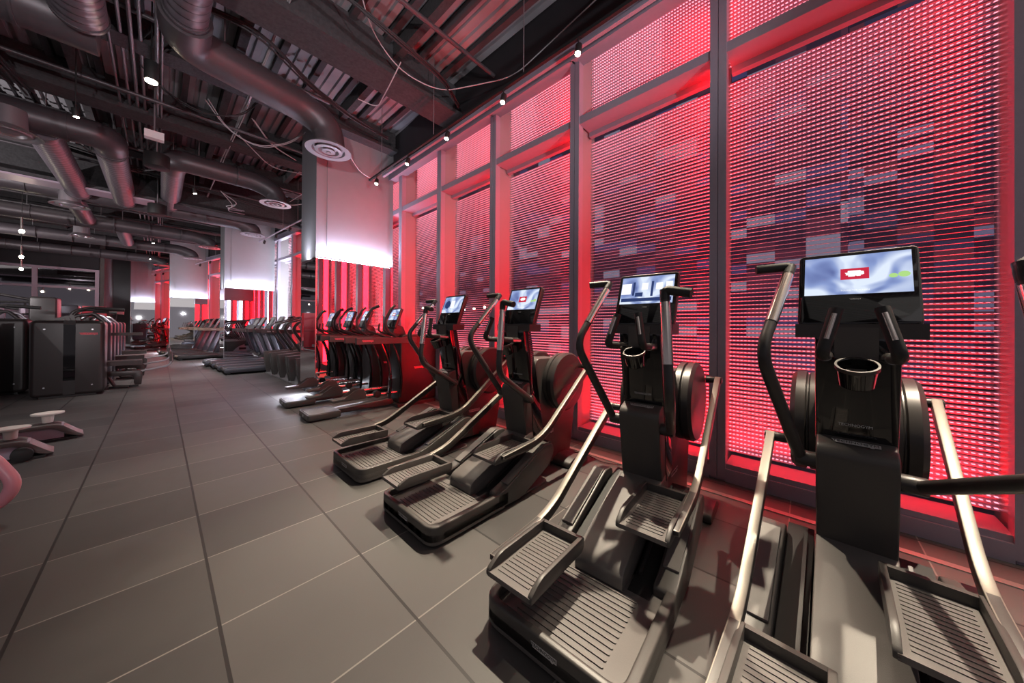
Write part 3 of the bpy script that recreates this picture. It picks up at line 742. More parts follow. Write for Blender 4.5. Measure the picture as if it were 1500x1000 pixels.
e1 = make_elliptical('nearer of the two low ellipticals beside the column, red badge on its side beam')
e1.location = (1.37, 5.21, 0); e1.rotation_euler = (0, 0, -.03)
dup(e1, (1.36, 6.30, 0), -.03, 'farther of the two low ellipticals, right up against the mirrored column')

# ------------------------------------------------------------------ treadmills
def make_treadmill(label, group, style=0):
    t = thing('treadmill', label, 'treadmill', (0, 0, 0), 0, group)
    L = 2.0
    for s in (-1, 1):
        bm = bmesh.new(); prism(bm, round_poly([(.02, .05), (.0, .14), (.06, .19), (1.55, .20), (1.55, .05)], .03, 3), s*.29, s*.40); bevel(bm, .01, 2, 50)
        finish('side_rail', bm, M_bluegrey if style == 0 else M_anth, t)
    bm = bmesh.new(); box(bm, .04, 1.6, -.29, .29, .09, .165); bevel(bm, .02, 3); finish('running_belt', bm, M_black, t)
    bm = bmesh.new(); cyl(bm, (.05, -.29, .12), (.05, .29, .12), .045, n=20); finish('roller', bm, M_tan if style else M_anth, t)
    bm = bmesh.new(); box(bm, .06, .14, -.36, .36, .0, .05); box(bm, 1.4, 1.9, -.34, .34, .0, .06); finish('feet', bm, M_black, t, smooth=False)
    bm = bmesh.new(); prism(bm, round_poly([(1.45, .05), (1.45, .20), (1.62, .30), (1.95, .27), (2.02, .05)], .05, 4), -.38, .38); bevel(bm, .02, 2, 50); finish('motor_cover', bm, M_anth, t)
    for s in (-1, 1):
        if style == 0: prof = [(1.78, .08), (1.62, .08), (1.28, 1.10), (1.30, 1.20), (1.44, 1.20)]
        else: prof = [(1.15, .18), (1.30, .18), (1.66, 1.06), (1.66, 1.15), (1.50, 1.15)]
        bm = bmesh.new(); prism(bm, round_poly(prof, .03, 3), s*.34, s*.40); bevel(bm, .012, 2, 50); u = finish('upright', bm, M_bluegrey, t)
        bm = bmesh.new(); box(bm, .78 if style == 0 else .7, 1.75, s*.39-.03, s*.39+.03, 1.10, 1.19); bevel(bm, .025, 3)
        hr = finish('handrail', bm, M_anth if style == 0 else M_tan, t)
        logo_badge('badge', hr, plane_T((.98, s*.4206, 1.145), (1 if s < 0 else -1, 0, 0), (0, 0, 1)), .16)
    bm = bmesh.new(); box(bm, 1.30, 1.62, -.40, .40, 1.07, 1.20); bevel(bm, .03, 3); finish('cross_beam', bm, M_anth, t)
    T = Matrix.Translation((1.36, 0, 1.18)) @ Matrix.Rotation(math.radians(27), 4, 'Y')
    bm = bmesh.new(); box(bm, 0, .05, -.27, .27, 0, .48); bevel(bm, .015, 2); bm.transform(T); cs = finish('console', bm, M_anth, t)
    bm = bmesh.new(); box(bm, -.002, 0, -.25, .25, .16, .46); bm.transform(T); finish('screen', bm, M_gloss, cs, smooth=False)
    return t
G1 = 'treadmills before the second column'
t1 = make_treadmill('nearest treadmill of the front row, end-on behind the stair climbers', G1, 0)
t1.location = (1.15, 11.65, 0)
for k, (x, y, lb) in enumerate([(1.10, 12.51, 'second treadmill of the front row, behind the nearest one'),
                                (1.05, 13.37, 'third treadmill of the front row, before the mirrored second column'),
                                (.95, 14.23, 'farthest treadmill of the front row, level with the second column')]):
    dup(t1, (x, y, 0), 0, lb, G1)
G2 = 'treadmills before the third column'
t2 = make_treadmill('nearest treadmill of the back row with tan handrails', G2, 1)
t2.location = (.42, 17.4, 0); t2.rotation_euler = (0, 0, .10)
for k, (x, y, lb) in enumerate([(.31, 18.3, 'second treadmill of the back row with tan handrails'), (.20, 19.2, 'third treadmill of the back row with tan handrails'),
                                (.09, 20.1, 'fourth treadmill of the back row with tan handrails'), (-.02, 21.0, 'farthest treadmill of the back row, by the third column')]):
    dup(t2, (x, y, 0), .12, lb, G2)

# ------------------------------------------------------------------ stair climbers
def make_stair(label):
    t = thing('stair_climber', label, 'stair climber', (0, 0, 0), 0, 'stair climbers beside the mirrored column')
    for s in (-1, 1):
        prof = round_poly([(.0, .60), (.62, .64), (1.05, .98), (1.30, .98), (1.30, .60), (.70, .52), (.40, .40), (.22, .22), (.16, .0), (.08, .0), (.02, .30)], [.02, .1, .1, .05, .05, .15, .1, .1, .01, .01, .1], 5)
        bm = bmesh.new(); prism(bm, prof, s*.30, s*.36); bevel(bm, .012, 2, 50); finish('side_panel', bm, M_plastic, t)
        btube('handrail', [(.50, s*.33, .64), (.14, s*.34, 1.22), (.22, s*.34, 1.38), (.85, s*.34, 1.58), (1.2, s*.30, 1.50)], .017, M_tube, t, .12, 10)
        btube('rail_post', [(.72, s*.33, .70), (.42, s*.34, 1.42)], .010, M_silver, t)
    bm = bmesh.new(); prism(bm, round_poly([(.13, .0), (.20, .23), (.38, .42), (.66, .54), (1.32, .60), (1.36, .0)], [.01, .1, .1, .1, .02, .02], 5), -.285, .285)
    finish('front_skirt', bm, M_silver, t)
    bm = bmesh.new(); box(bm, .05, 1.42, -.36, .36, 0, .025); finish('floor_plate', bm, M_silver, t, smooth=False)
    for k in range(4):
        bm = bmesh.new(); box(bm, .42+k*.19, .66+k*.19, -.29, .29, .55+.0+k*.16-.30, .60+k*.16-.30+.04); bevel(bm, .01, 2); finish('stair_tread', bm, M_black, t)
    bm = bmesh.new(); box(bm, 1.10, 1.30, -.30, .30, .9, 1.30); bevel(bm, .03, 3); finish('mast', bm, M_anth, t)
    T = Matrix.Translation((1.08, 0, 1.28)) @ Matrix.Rotation(math.radians(25), 4, 'Y')
    bm = bmesh.new(); box(bm, 0, .05, -.24, .24, 0, .34); bevel(bm, .015, 2); bm.transform(T); finish('console', bm, M_gloss, t)
    return t
s1 = make_stair('nearest stair climber, pale curved skirt beside the mirrored column')
s1.location = (2.0, 8.55, 0)
for k, (x, y, lb) in enumerate([(1.98, 9.29, 'second stair climber from the mirrored column'), (1.97, 10.02, 'third stair climber from the mirrored column'),
                                (1.95, 10.75, 'farthest stair climber, next to the treadmills')]):
    dup(s1, (x, y, 0), 0, lb)

t = thing('string_lights', 'string of small yellow bulbs out in the street beyond the left red windows', 'string lights', (5.9, 0, 0))
btube('cord', [(0, 10.0, 2.0), (0, 7.5, 1.85), (0, 5.0, 2.02)], .01, M_black, t, 1.5, 6)
for yy in (5.0, 10.0): bcyl('post', (0, yy, -.06), (0, yy, 2.05), .03, M_black, t)
for k in range(12):
    lathe('bulb', [(0, -.03), (.03, -.01), (.03, .02), (0, .04)], M_warm, t, (0, 5.1+k*.43, 1.80+.006*(k-5.5)**2), 10)
# dark machines at the far end: copies at their own places
G3 = 'cardio machines at the far end'
dup(e1, (-.55, 24.6, 0), .25, 'dark elliptical at the far end, nearest to the third column', G3)
dup(c1, (-.95, 26.2, 0), .25, 'dark climbing trainer at the far end before the red windows', G3)
dup(e1, (-1.25, 27.6, 0), .25, 'dark elliptical farthest down the room before the last column', G3)

# ------------------------------------------------------------------ weight stack machines, left
def shroud(t, x0, x1, y0, y1, h, badge=True, m=None):
    m = m or M_shroud
    bm = bmesh.new(); prism(bm, round_poly([(x0, .03), (x1, .03), (x1, h), (x0, h)], .09, 6), y0, y1); bevel(bm, .06, 5, 50)
    s = finish('stack_shroud', bm, m, t)
    w = x1-x0; a = x0+w*.43; b = a+w*.16
    bm = bmesh.new(); box(bm, a, b, y0-.003, y0+.02, .30, h-.08); finish('window_strip', bm, M_gloss, s, smooth=False)
    bm = bmesh.new(); box(bm, a, b, y0-.002, y1, h-.08, h+.003); finish('dark_band', bm, M_black, s, smooth=False)
    bm = bmesh.new(); box(bm, a, b, y0-.002, y0+.02, .05, .30); finish('lower_band', bm, M_black, s, smooth=False)
    for xx in (x0+w*.19, x0+w*.82):
        for zz in (.20, h-.16): bcyl('screw', (xx, y0-.006, zz), (xx, y0+.002, zz), .012, M_silver, s, bev=0)
    if badge: logo_badge('badge', s, plane_T((x0+w*.765, y0-.001, h-.24), (1, 0, 0), (0, 0, 1)), .21, M_logored)
    bm = bmesh.new(); box(bm, x0+.1, x1-.1, y0+.03, y1+.0, 0, .04); finish('plinth', bm, M_black, t, smooth=False)
    return s
GS = 'weight stack machines in the left aisle'
def seat_side(t, x, y, k=0):
    """seat, frame and foot plate sticking out to the aisle side"""
    btube('frame', [(x-.02, y+.15, .42), (x+.14, y+.12, .05), (x+.32, y+.08, .03)], .030, M_anth, t, .04, 8)
    bm = bmesh.new(); prism(bm, round_poly([(x+.0, .26), (x+.38, .26), (x+.40, .06), (x+.50, .06), (x+.52, .34), (x+.44, .37), (x+.0, .36)], [.02, .05, .02, .02, .05, .05, .02], 4), y+.05, y+.15); bevel(bm, .012, 2, 50)
    finish('seat_frame', bm, M_anth, t)
    bm = bmesh.new(); box(bm, x-.02, x+.50, y+.0, y+.40, .48, .57); bevel(bm, .04, 4); finish('seat', bm, M_pad, t)
    btube('foot_bar', [(x+.40, y+.08, .32), (x+.88, y+.05, .42), (x+.94, y+.05, .52), (x+.92, y+.05, .74)], .020, M_silver, t, .06, 10)
    bm = bmesh.new(); box(bm, x+.90, x+.94, y-.03, y+.13, .52, .74); bevel(bm, .018, 3); finish('foot_pad', bm, M_anth, t)
    bm = bmesh.new(); box(bm, x+.05, x+.45, y+.25, y+.31, 0, .03); finish('floor_foot', bm, M_black, t, smooth=False)
def frames_top(t, x0, x1, y, h):
    btube('lever_arm', [(x0+.35, y+.35, h-.02), (x0+.42, y+.35, h+.18), (x0+.62, y+.33, h+.26), (x1+.02, y+.30, h+.24), (x1+.18, y+.30, h+.22)], .024, M_anth, t, .06, 10)
    btube('grip', [(x1-.15, y+.30, h+.245), (x1+.22, y+.30, h+.22)], .032, M_black, t)
    btube('cam_frame', [(x0+.30, y+.30, h-.04), (x0+.48, y+.30, h+.10), (x0+.66, y+.30, h+.14), (x0+.80, y+.30, h-.03)], .028, M_tube, t, .04, 10)
    btube('cam_frame', [(x0+.42, y+.45, h-.04), (x0+.60, y+.45, h+.14), (x0+.76, y+.45, h+.10), (x0+.86, y+.45, h-.03)], .022, M_silver, t, .04, 10)
    bm = bmesh.new()
    for k in range(4): prism(bm, round_poly([(x0+.18+k*.05, h-.02), (x0+.24+k*.05, h+.05+.02*k), (x0+.34+k*.05, h+.05+.02*k), (x0+.36+k*.05, h-.02)], .02, 3), y+.2+k*.03, y+.22+k*.03)
    finish('linkage', bm, M_anth, t)
t = thing('weight_machine', 'big dark weight stack housing with a red badge, end of the left aisle', 'weight machine', (0, 0, 0), 0, GS)
shroud(t, -1.51, -.69, 9.85, 10.35, 1.39); frames_top(t, -1.51, -.69, 9.85, 1.39); seat_side(t, -.74, 10.35)
labs = ['second weight machine down the aisle, only its edge showing', 'third weight machine down the aisle, with a low round seat', 'fourth weight machine down the aisle behind the big housing',
        'fifth weight machine down the aisle', 'farthest weight machine of the aisle row, with a small red pad on top']
for k, y in enumerate((10.9, 11.75, 12.7, 13.8, 15.0)):
    t = thing('weight_machine', labs[k], 'weight machine', (0, 0, 0), 0, GS)
    shroud(t, -1.49, -.69, y, y+.42, 1.39, False, M_bluegrey)
    if k in (1, 3): seat_side(t, -.74, y+.3)
    if k == 0:
        bm = bmesh.new(); box(bm, -.72, -.25, y+.1, y+.45, 1.08, 1.14); bevel(bm, .02, 3); finish('arm_pad', bm, M_pad, t)
    if k in (0, 2): frames_top(t, -1.6, -.95, y, 1.39)
    if k == 4:
        btube('post', [(-.9, y+.2, 1.38), (-.86, y+.2, 1.62)], .02, M_tube, t)
        bm = bmesh.new(); box(bm, -1.0, -.72, y+.1, y+.35, 1.62, 1.70); bevel(bm, .035, 4); finish('red_pad', bm, M_redpaint, t)
# left neighbour aisle
t = thing('weight_machine', 'black weight machine cut off by the left edge of the picture', 'weight machine', (0, 0, 0), 0, GS)
shroud(t, -2.72, -1.92, 9.3, 9.8, 1.42, False, M_black)
bm = bmesh.new(); box(bm, -1.91, -1.80, 9.4, 9.8, .05, 1.40); bevel(bm, .04, 4); finish('side_housing', bm, M_bluegrey, t)
t = thing('weight_machine', 'brown weight machine standing between the big housing and the black one', 'weight machine', (0, 0, 0), 0, GS)
shroud(t, -2.45, -1.68, 10.9, 11.4, 1.42, False); frames_top(t, -2.6, -1.8, 10.9, 1.42)
def tall_machine(x, y, h, label, m):
    t = thing('weight_machine', label, 'weight machine', (0, 0, 0), 0, GS)
    bm = bmesh.new(); prism(bm, round_poly([(x, .02), (x+.38, .02), (x+.38, h), (x, h)], .06, 5), y, y+.5); bevel(bm, .03, 3, 50); finish('stack_shroud', bm, m, t)
    btube('overhead_arm', [(x+.05, y+.1, h-.08), (x-.5, y+.05, h+.05), (x-1.0, y+.05, h+.02)], .03, M_tube, t, .1, 10)
    btube('pull_bar', [(x-.55, y+.05, h+.0), (x-.50, y-.1, h-.25), (x-.15, y-.1, h-.42), (x, y+.05, h-.40)], .02, M_anth, t, .06, 10)
    for dx in (-.95, -.62):
        bm = bmesh.new(); box(bm, x+dx-.04, x+dx+.04, y+.2, y+.28, 0, h-.04); finish('upright', bm, M_pinkgrey, t, smooth=False)
        bm = bmesh.new(); box(bm, x+dx-.07, x+dx+.07, y+.16, y+.20, h-.42, h-.24); bevel(bm, .01, 2); finish('bracket', bm, M_pinkgrey, t)
    bm = bmesh.new(); box(bm, x-1.0, x+.05, y+.2, y+.3, 0, .06); finish('base_beam', bm, M_anth, t, smooth=False)
    return t
M_pinkgrey = mat('mauve powder coat', (.42, .33, .40), .4, .3)
tall_machine(-2.0, 13.0, 1.95, 'tall brown pulldown machine rising over the big housing', M_anth)
tall_machine(-2.35, 14.4, 1.75, 'pale mauve pulldown machine behind the tall brown one', M_pinkgrey)
tall_machine(-2.05, 16.5, 1.9, 'dark pulldown machine with rounded top, farthest of the tall ones', M_bluegrey)
t = thing('plate_tower', 'small red storage tower behind the weight machines', 'tower')
bm = bmesh.new(); box(bm, -1.95, -1.4, 20.0, 20.4, 0, 2.0); bevel(bm, .02, 2); finish('cabinet', bm, M_redpaint, t)
bm = bmesh.new(); box(bm, -1.95, -1.4, 19.98, 20.0, .1, .14); box(bm, -1.95, -1.4, 19.98, 20.0, 1.0, 1.02); finish('shelf_edge', bm, M_black, t, smooth=False)

# ------------------------------------------------------------------ low rower at the left edge
def rower(loc, rot, label):
    t = thing('rowing_bench', label, 'rowing machine', loc, rot, 'low rowing benches at the left edge')
    prof = round_poly([(0, .03), (-.04, .06), (-.17, .19), (-1.6, .21), (-1.6, .17), (-.22, .15), (-.10, .05), (-.05, .03)], [.01, .02, .06, .01, .01, .05, .03, .01], 5)
    bm = bmesh.new(); prism(bm, prof, -.13, .13); bevel(bm, .008, 2, 50); finish('top_cover', bm, M_deck, t)
    bm = bmesh.new(); box(bm, -1.6, -.14, -.10, .10, .03, .17); finish('rail_body', bm, M_pinkgrey, t, smooth=False)
    bm = bmesh.new(); box(bm, -1.5, -.05, -.15, .15, 0, .025); finish('feet', bm, M_black, t, smooth=False)
    for xx, yy in ((-.25, .02),):
        bm = bmesh.new(); cyl(bm, (xx, yy, .20), (xx, yy, .29), .038, .045, 20); p = finish('foot_disc', bm, M_beige, t)
        bm = bmesh.new(); prism(bm, disc_pts(.115, 28, 1, .85), .29, .312, axis='z'); bevel(bm, .006, 2, 50); bm.transform(Matrix.Translation((xx, yy, 0))); finish('disc', bm, M_beige, p)
    btube('side_handle', [(-.55, .20, .10), (-.42, .32, .13), (-.30, .34, .14)], .012, M_beige, t)
    return t
r1 = rower((-.60, 6.42, 0), .12, 'low grey rowing bench with a round beige foot disc')
r2 = rower((-.72, 5.75, 0), .12, 'nearer low rowing bench, round disc at its end, cut by the left edge')
hub = bcyl('wheel', (-.18, -.19, .07), (-.18, -.12, .07), .065, M_black); hub.parent = r2
t = thing('pink_steel_frame', 'curved pink lacquered steel leg at the left edge', 'frame', (0, 0, 0))
bm = bmesh.new(); tube(bm, [(-1.05, 4.15, .62), (-.76, 4.02, .46), (-.64, 3.95, .24), (-.72, 3.98, .10), (-1.0, 4.05, .03)], .035, .10, 12); finish('bent_leg', bm, M_pinksteel, t)
bm = bmesh.new(); box(bm, -1.6, -.95, 3.9, 4.4, .60, .68); bevel(bm, .02, 2); finish('seat', bm, M_pad, t)

# ------------------------------------------------------------------ ceiling services
def duct_x(x0, x1, y, z, r, label, diff=None, zd=4.2, pre=None, post=None):
    t = thing('air_duct', label, 'air duct', (0, 0, 0), 0, 'round air ducts under the ceiling')
    pts = [(x0, y, z), (x1, y, z)]
    if diff: pts = [(x0, y, z), (diff[0]-.35, diff[1], z), (diff[0]-.02, diff[1], z-.14), (diff[0]+.02, diff[1], zd+.04)]
    xe = pts[1][0]
    if pre: pts = [(x0, y+pre, z)]+pts
    if post: pts = pts+[(x1, y+post, z)]
    bm = bmesh.new(); tube(bm, pts, r, .30, 24, 6)
    for k in range(int((xe-x0)/.75)+1):
        xx = x0+.2+k*.75
        if k > 0 and xx < xe-.35: cyl(bm, (xx, y, z), (xx+.025, y, z), r+.012, n=24)
    finish('duct', bm, M_duct, t)
    if diff:
        lathe('diffuser', [(r+.02, zd+.06), (r+.10, zd), (r+.11, zd-.015), (r+.02, zd-.01), (r+.0, zd+.03), (r-.05, zd+.02), (r-.02, zd-.02), (r-.07, zd-.025), (r-.10, zd+.02), (r-.14, zd+.01), (r-.12, zd-.03), (.03, zd-.035), (.03, zd-.05), (0, zd-.05)], M_grille, t, (diff[0], diff[1], 0))
    bm = bmesh.new(); bm2 = bm
    for k in range(int((xe-x0)/1.3)+1):
        xx = x0+.35+k*1.3
        if xx < xe: cyl(bm, (xx, y, z+r), (xx, y, 5.44), .008, n=8)
    finish('hanger_rod', bm, M_pipe, t)
    return t
def duct_y(x, y0, y1, z, r, label, x2=None):
    t = thing('air_duct', label, 'air duct', (0, 0, 0), 0, 'round air ducts under the ceiling')
    bm = bmesh.new(); tube(bm, [(x, y0, z), (x2 if x2 is not None else x, y1, z)], r, .2, 28, 6)
    finish('spiral_duct', bm, M_spiral, t)
    for yy in (y0+.02, y1-.06):
        bm = bmesh.new(); cyl(bm, (x, yy, z), (x, yy+.04, z), r+.012, n=28); finish('collar', bm, M_duct, t)
    bm = bmesh.new()
    for yy in (y0+.4, y1-.4): cyl(bm, (x, yy, z+r), (x, yy, 5.44), .008, n=8)
    finish('hanger_rod', bm, M_pipe, t)
    return t
duct_x(.17, 1.4, 5.32, 4.62, .215, 'dark round duct ending in the diffuser beside the nearest column', (1.80, 5.62), 4.12, pre=-.45)
duct_y(.17, -2.5, 4.88, 4.62, .175, 'spiral duct running overhead beside the grey conduits')
duct_y(-.60, -2.5, 5.79, 4.68, .20, 'wide spiral duct in the top left corner')
duct_x(-3.5, -.5, 6.05, 4.70, .25, 'dark duct crossing the top left corner')
duct_x(.18, 1.5, 9.30, 4.62, .20, 'second dark duct with a diffuser, before the second column', (1.85, 9.35), 4.22, pre=.45)
duct_y(.18, 9.75, 12.9, 4.62, .18, 'short spiral duct linking two cross ducts')
duct_x(-3.5, -.62, 8.95, 4.56, .215, 'dark duct at the left above the weight machines', post=.45)
duct_y(-1.33, 9.17, 12.9, 4.52, .20, 'left one of two parallel spiral ducts above the weight machines')
duct_y(-.62, 9.4, 12.9, 4.52, .20, 'right one of two parallel spiral ducts above the weight machines')
duct_x(-3.8, 1.6, 13.2, 4.56, .21, 'long dark duct crossing the room before the second column', (2.02, 13.25), 4.25)
duct_x(-4.2, .9, 16.3, 4.50, .20, 'dark duct crossing above the back row of treadmills', (1.25, 16.4), 4.2)
duct_x(-4.6, .7, 19.6, 4.50, .20, 'dark duct ending over the back row of treadmills', (.95, 19.7), 4.2)
duct_x(-5.0, .0, 23.0, 4.45, .20, 'farthest dark duct near the third column', (.1, 23.1), 4.2)
duct_y(-1.5, 13.42, 16.09, 4.5, .18, 'far left spiral duct beyond the long cross duct')
duct_y(-.85, 16.51, 19.39, 4.5, .17, 'far spiral duct over the weight machines')
for k, (x, y, z, r, lb) in enumerate([(-1.53, 8.75, 4.17, .30, 'wide round diffuser hanging at the upper left'), (-1.47, 13.1, 4.18, .30, 'round diffuser hanging above the tall pulldown machine'),
                                      (-1.7, 17.2, 4.15, .26, 'small far round diffuser above the left aisle')]):
    o = lathe('ceiling_diffuser', [(.16, z+.35), (.17, z+.08), (r, z), (r+.01, z-.015), (r-.03, z-.01), (r-.08, z+.03), (r-.10, z-.01), (r-.14, z-.015), (r-.16, z+.02), (.05, z-.03), (0, z-.03)], M_grille, None, (x, y, 0))
    tag(o, lb, 'diffuser', 'hanging round diffusers')
for x, y, z, lb in ((-.05, 8.9, 4.35, 'black drum shaped loudspeaker hanging from the ceiling'), (-.05, 12.0, 4.2, 'smaller black drum loudspeaker farther down the ceiling')):
    t = thing('ceiling_speaker', lb, 'speaker', (x, y, 0), 0, 'hanging drum speakers')
    bcyl('drum', (0, 0, z-.12), (0, 0, z+.12), .17, M_black, t); bcyl('rod', (0, 0, z+.12), (0, 0, 5.44), .01, M_pipe, t, bev=0)
t = thing('pendant_light', 'black cylinder pendant lamp lit white, upper left', 'lamp', (-.09, 6.15, 0))
bcyl('housing', (0, 0, 4.42), (0, 0, 4.66), .065, M_black, t); bcyl('lens', (0, 0, 4.405), (0, 0, 4.42), .055, M_warm, t, bev=0); bcyl('rod', (0, 0, 4.66), (0, 0, 5.44), .008, M_black, t, bev=0)
t = thing('ceiling_box', 'white rectangular box hanging beside the conduits', 'box', (-.076, 7.9, 0))
bm = bmesh.new(); box(bm, -.11, .11, -.06, .06, 4.36, 4.48); bevel(bm, .006, 2); finish('enclosure', bm, M_white, t); bcyl('rod', (0, 0, 4.48), (0, 0, 5.44), .01, M_pipe, t, bev=0)
# fireproofed beams across the room
bm_l = [(1.0, 4.85, 5.42, .22), (4.48, 4.82, 5.42, .24), (6.55, 5.0, 5.42, .16), (8.5, 4.9, 5.42, .2), (10.6, 4.95, 5.42, .18), (12.35, 4.45, 5.42, .26), (14.9, 4.9, 5.42, .2), (17.3, 4.9, 5.42, .2), (19.9, 4.9, 5.42, .2), (22.4, 4.9, 5.42, .2), (25.5, 4.9, 5.42, .2)]
for k, (y, z0, z1, hw) in enumerate(bm_l):
    bm = bmesh.new()
    x1 = 3.38 if y < 15 else (2.4 if y < 20 else .8)
    prism(bm, [(y-hw, z0), (y+hw, z0), (y+hw, z0+.06), (y+.06, z0+.12), (y+.06, z1), (y-.06, z1), (y-.06, z0+.12), (y-hw, z0+.06)], -8.8, x1, axis='x')
    struct(finish('trim_%d' % (60+k), bm, M_fire, smooth=False))
bm = bmesh.new(); box(bm, -8.8, -.1, 12.1, 12.6, 4.40, 4.44); struct(finish('trim_80', bm, M_pinkgrey, smooth=False))
# secondary purlins along the room
for k, x in enumerate((-2.6, -.9, .75, 2.3)):
    bm = bmesh.new(); box(bm, x-.05, x+.05, -3, 29, 5.2, 5.42); struct(finish('trim_%d' % (82+k), bm, M_fire, smooth=False))
# conduits along the room
cd = [(-.46, .014, 5.0), (-.36, .018, 5.02), (-.27, .02, 5.0), (-.19, .017, 5.02), (-.045, .022, 4.95), (.0, .012, 4.92)]
nm = ['first', 'second', 'third', 'fourth', 'fifth', 'sixth']
for k, (x, r, z) in enumerate(cd):
    tag(btube('conduit', [(x, -2.8, z), (x, 3.0, z), (x+.0, 27, z)], r, M_pipe, None, .2, 10), '%s grey conduit from the left in the bundle running down the ceiling' % nm[k], 'conduit', 'conduits running down the room')
for k, (y, z, x0, x1) in enumerate([(3.4, 5.02, -3, 3.3), (5.9, 5.05, -4, 1.9), (7.7, 4.9, -5, 2.6), (10.1, 4.9, -5, 2.6), (11.6, 4.9, -5, 2.6), (15.4, 4.8, -6, 1.4)]):
    tag(btube('sprinkler_pipe', [(x0, y, z), (x1, y, z)], .028, M_duct, None, .1, 12), ['black sprinkler pipe crossing nearest overhead', 'sprinkler pipe crossing just behind the first big beam', 'sprinkler pipe crossing beyond the nearest column',
        'sprinkler pipe crossing over the second diffuser', 'sprinkler pipe crossing before the lit grey beam', 'farthest sprinkler pipe crossing the ceiling'][k], 'pipe', 'sprinkler pipes crossing the room')
# cable bundles and loose white wires
rnd = random.Random(3)
def cable(pts, r, m, label, n=8, group='loose cables under the ceiling', strands=1, spread=.03):
    bm = bmesh.new()
    for s in range(strands):
        q = [Vector(p)+Vector((rnd.uniform(-spread, spread), rnd.uniform(-spread, spread), rnd.uniform(-spread, spread)))*(1 if strands > 1 else 0) for p in pts]
        tube(bm, q, r, .25, n, 6)
    tag(finish('ceiling_cable', bm, m), label, 'cable', group)
cable([(-3.0, 5.6, 5.2), (-.4, 5.3, 5.05), (.8, 5.0, 4.95), (1.5, 5.35, 4.80), (2.1, 5.6, 4.82), (2.9, 5.9, 4.9)], .012, M_cable, 'drooping bundle of black cables before the nearest column', strands=5)
cable([(-.5, 3.9, 5.1), (.9, 3.7, 4.95), (1.8, 3.6, 4.75), (2.6, 3.7, 4.75), (3.2, 4.1, 4.85)], .012, M_cable, 'black cable bundle sagging under the nearest beam by the window wall', strands=6)
cable([(1.1, 3.2, 5.2), (1.7, 3.9, 4.9), (2.2, 4.1, 4.8), (2.75, 3.95, 4.75), (3.28, 3.0, 4.78), (3.28, 1.5, 5.05)], .007, M_wire, 'thin white wire looping along the window wall')
cable([(2.15, 4.0, 4.85), (2.1, 4.2, 4.62), (2.25, 4.9, 4.7), (2.0, 5.0, 4.75)], .007, M_wire, 'thin white wire hanging in a loop under the nearest beam')
cable([(1.0, 3.6, 5.15), (.98, 5.4, 4.98), (.95, 7.2, 4.98), (.90, 9.5, 4.9), (.86, 12.0, 4.8)], .008, M_wire, 'bundle of white wires running straight down the ceiling', strands=4, spread=.03)
cable([(1.1, 7.3, 5.0), (1.5, 7.9, 4.92), (1.95, 8.1, 4.88)], .008, M_wire, 'white wire sagging toward the nearest column', strands=2, spread=.02)
cable([(1.0, 8.0, 4.95), (1.6, 8.5, 4.7), (2.2, 8.4, 4.75), (2.35, 8.6, 4.5), (2.1, 9.2, 4.3)], .008, M_wire, 'white wire curling down to the second diffuser')
cable([(1.9, 6.1, 4.75), (2.3, 6.3, 4.6), (2.65, 6.5, 4.35), (2.95, 6.55, 4.32)], .010, M_wire, 'white flexible conduit on the front of the nearest column')
cable([(1.0, 10.4, 4.5), (1.3, 10.7, 4.35), (1.1, 10.9, 4.3), (1.5, 11.2, 4.4)], .008, M_wire, 'tangle of white wires over the treadmills', strands=3, spread=.08)
cable([(-2.4, 5.2, 5.1), (-1.9, 6.4, 4.9), (-1.55, 7.6, 4.75), (-1.35, 8.4, 4.8)], .012, M_cable, 'fan of black cables at the far left of the ceiling', strands=9, spread=.12)
cable([(-3, 10.2, 4.9), (-1.0, 10.9, 4.8), (.6, 11.2, 4.75), (2.0, 11.5, 4.7)], .012, M_cable, 'black cable bundle over the weight machines', strands=5, spread=.05)

for k in range(6):
    x0 = (-.3, .5, 1.3, -1.2, .9, 1.7)[k]; y0 = (6.9, 7.4, 9.9, 10.8, 12.6, 10.6)[k]
    cable([(x0, y0, 5.1), (x0+.3, y0+.3, 4.86), (x0+.75, y0+.35, 4.74), (x0+1.2, y0+.1, 4.88), (x0+1.4, y0-.1, 5.15)], .008, M_wire if k % 2 else M_cable,
          ['black cable sagging beyond the big beam', 'white cable sagging under the deck left of the nearest column', 'black cable sagging over the second diffuser', 'white cable sagging above the weight machines',
           'black cable sagging before the second column', 'white cable sagging right of the second diffuser'][k], strands=2, spread=.04)
# ------------------------------------------------------------------ track light along the windows
TX = 2.80; TZ = 4.20
t = thing('lighting_track', 'black lighting track hanging along the red windows', 'light track', (0, 0, 0))
bm = bmesh.new(); box(bm, TX-.018, TX+.018, -3.0, 6.42, TZ, TZ+.035); finish('track', bm, M_black, t, smooth=False)
bm = bmesh.new(); box(bm, TX+.06, TX+.10, -3.0, 6.0, TZ-.02, TZ+.02); finish('side_rail', bm, M_mull, t, smooth=False)
bm = bmesh.new()
for y in (-1.5, .4, 2.4, 4.2, 5.9): cyl(bm, (TX, y, TZ+.03), (TX, y, 5.44), .006, n=8)
finish('hanger_rod', bm, M_pipe, t)
bm = bmesh.new(); 
for y0, y1 in ((-3, -1.2), (-1.1, .3), (.4, 1.5), (1.9, 3.0), (3.3, 4.4), (4.7, 5.6)): box(bm, TX+.104, TX+.112, y0, y1, TZ-.002, TZ+.01)
finish('red_led_line', bm, M_redled, t, smooth=False)
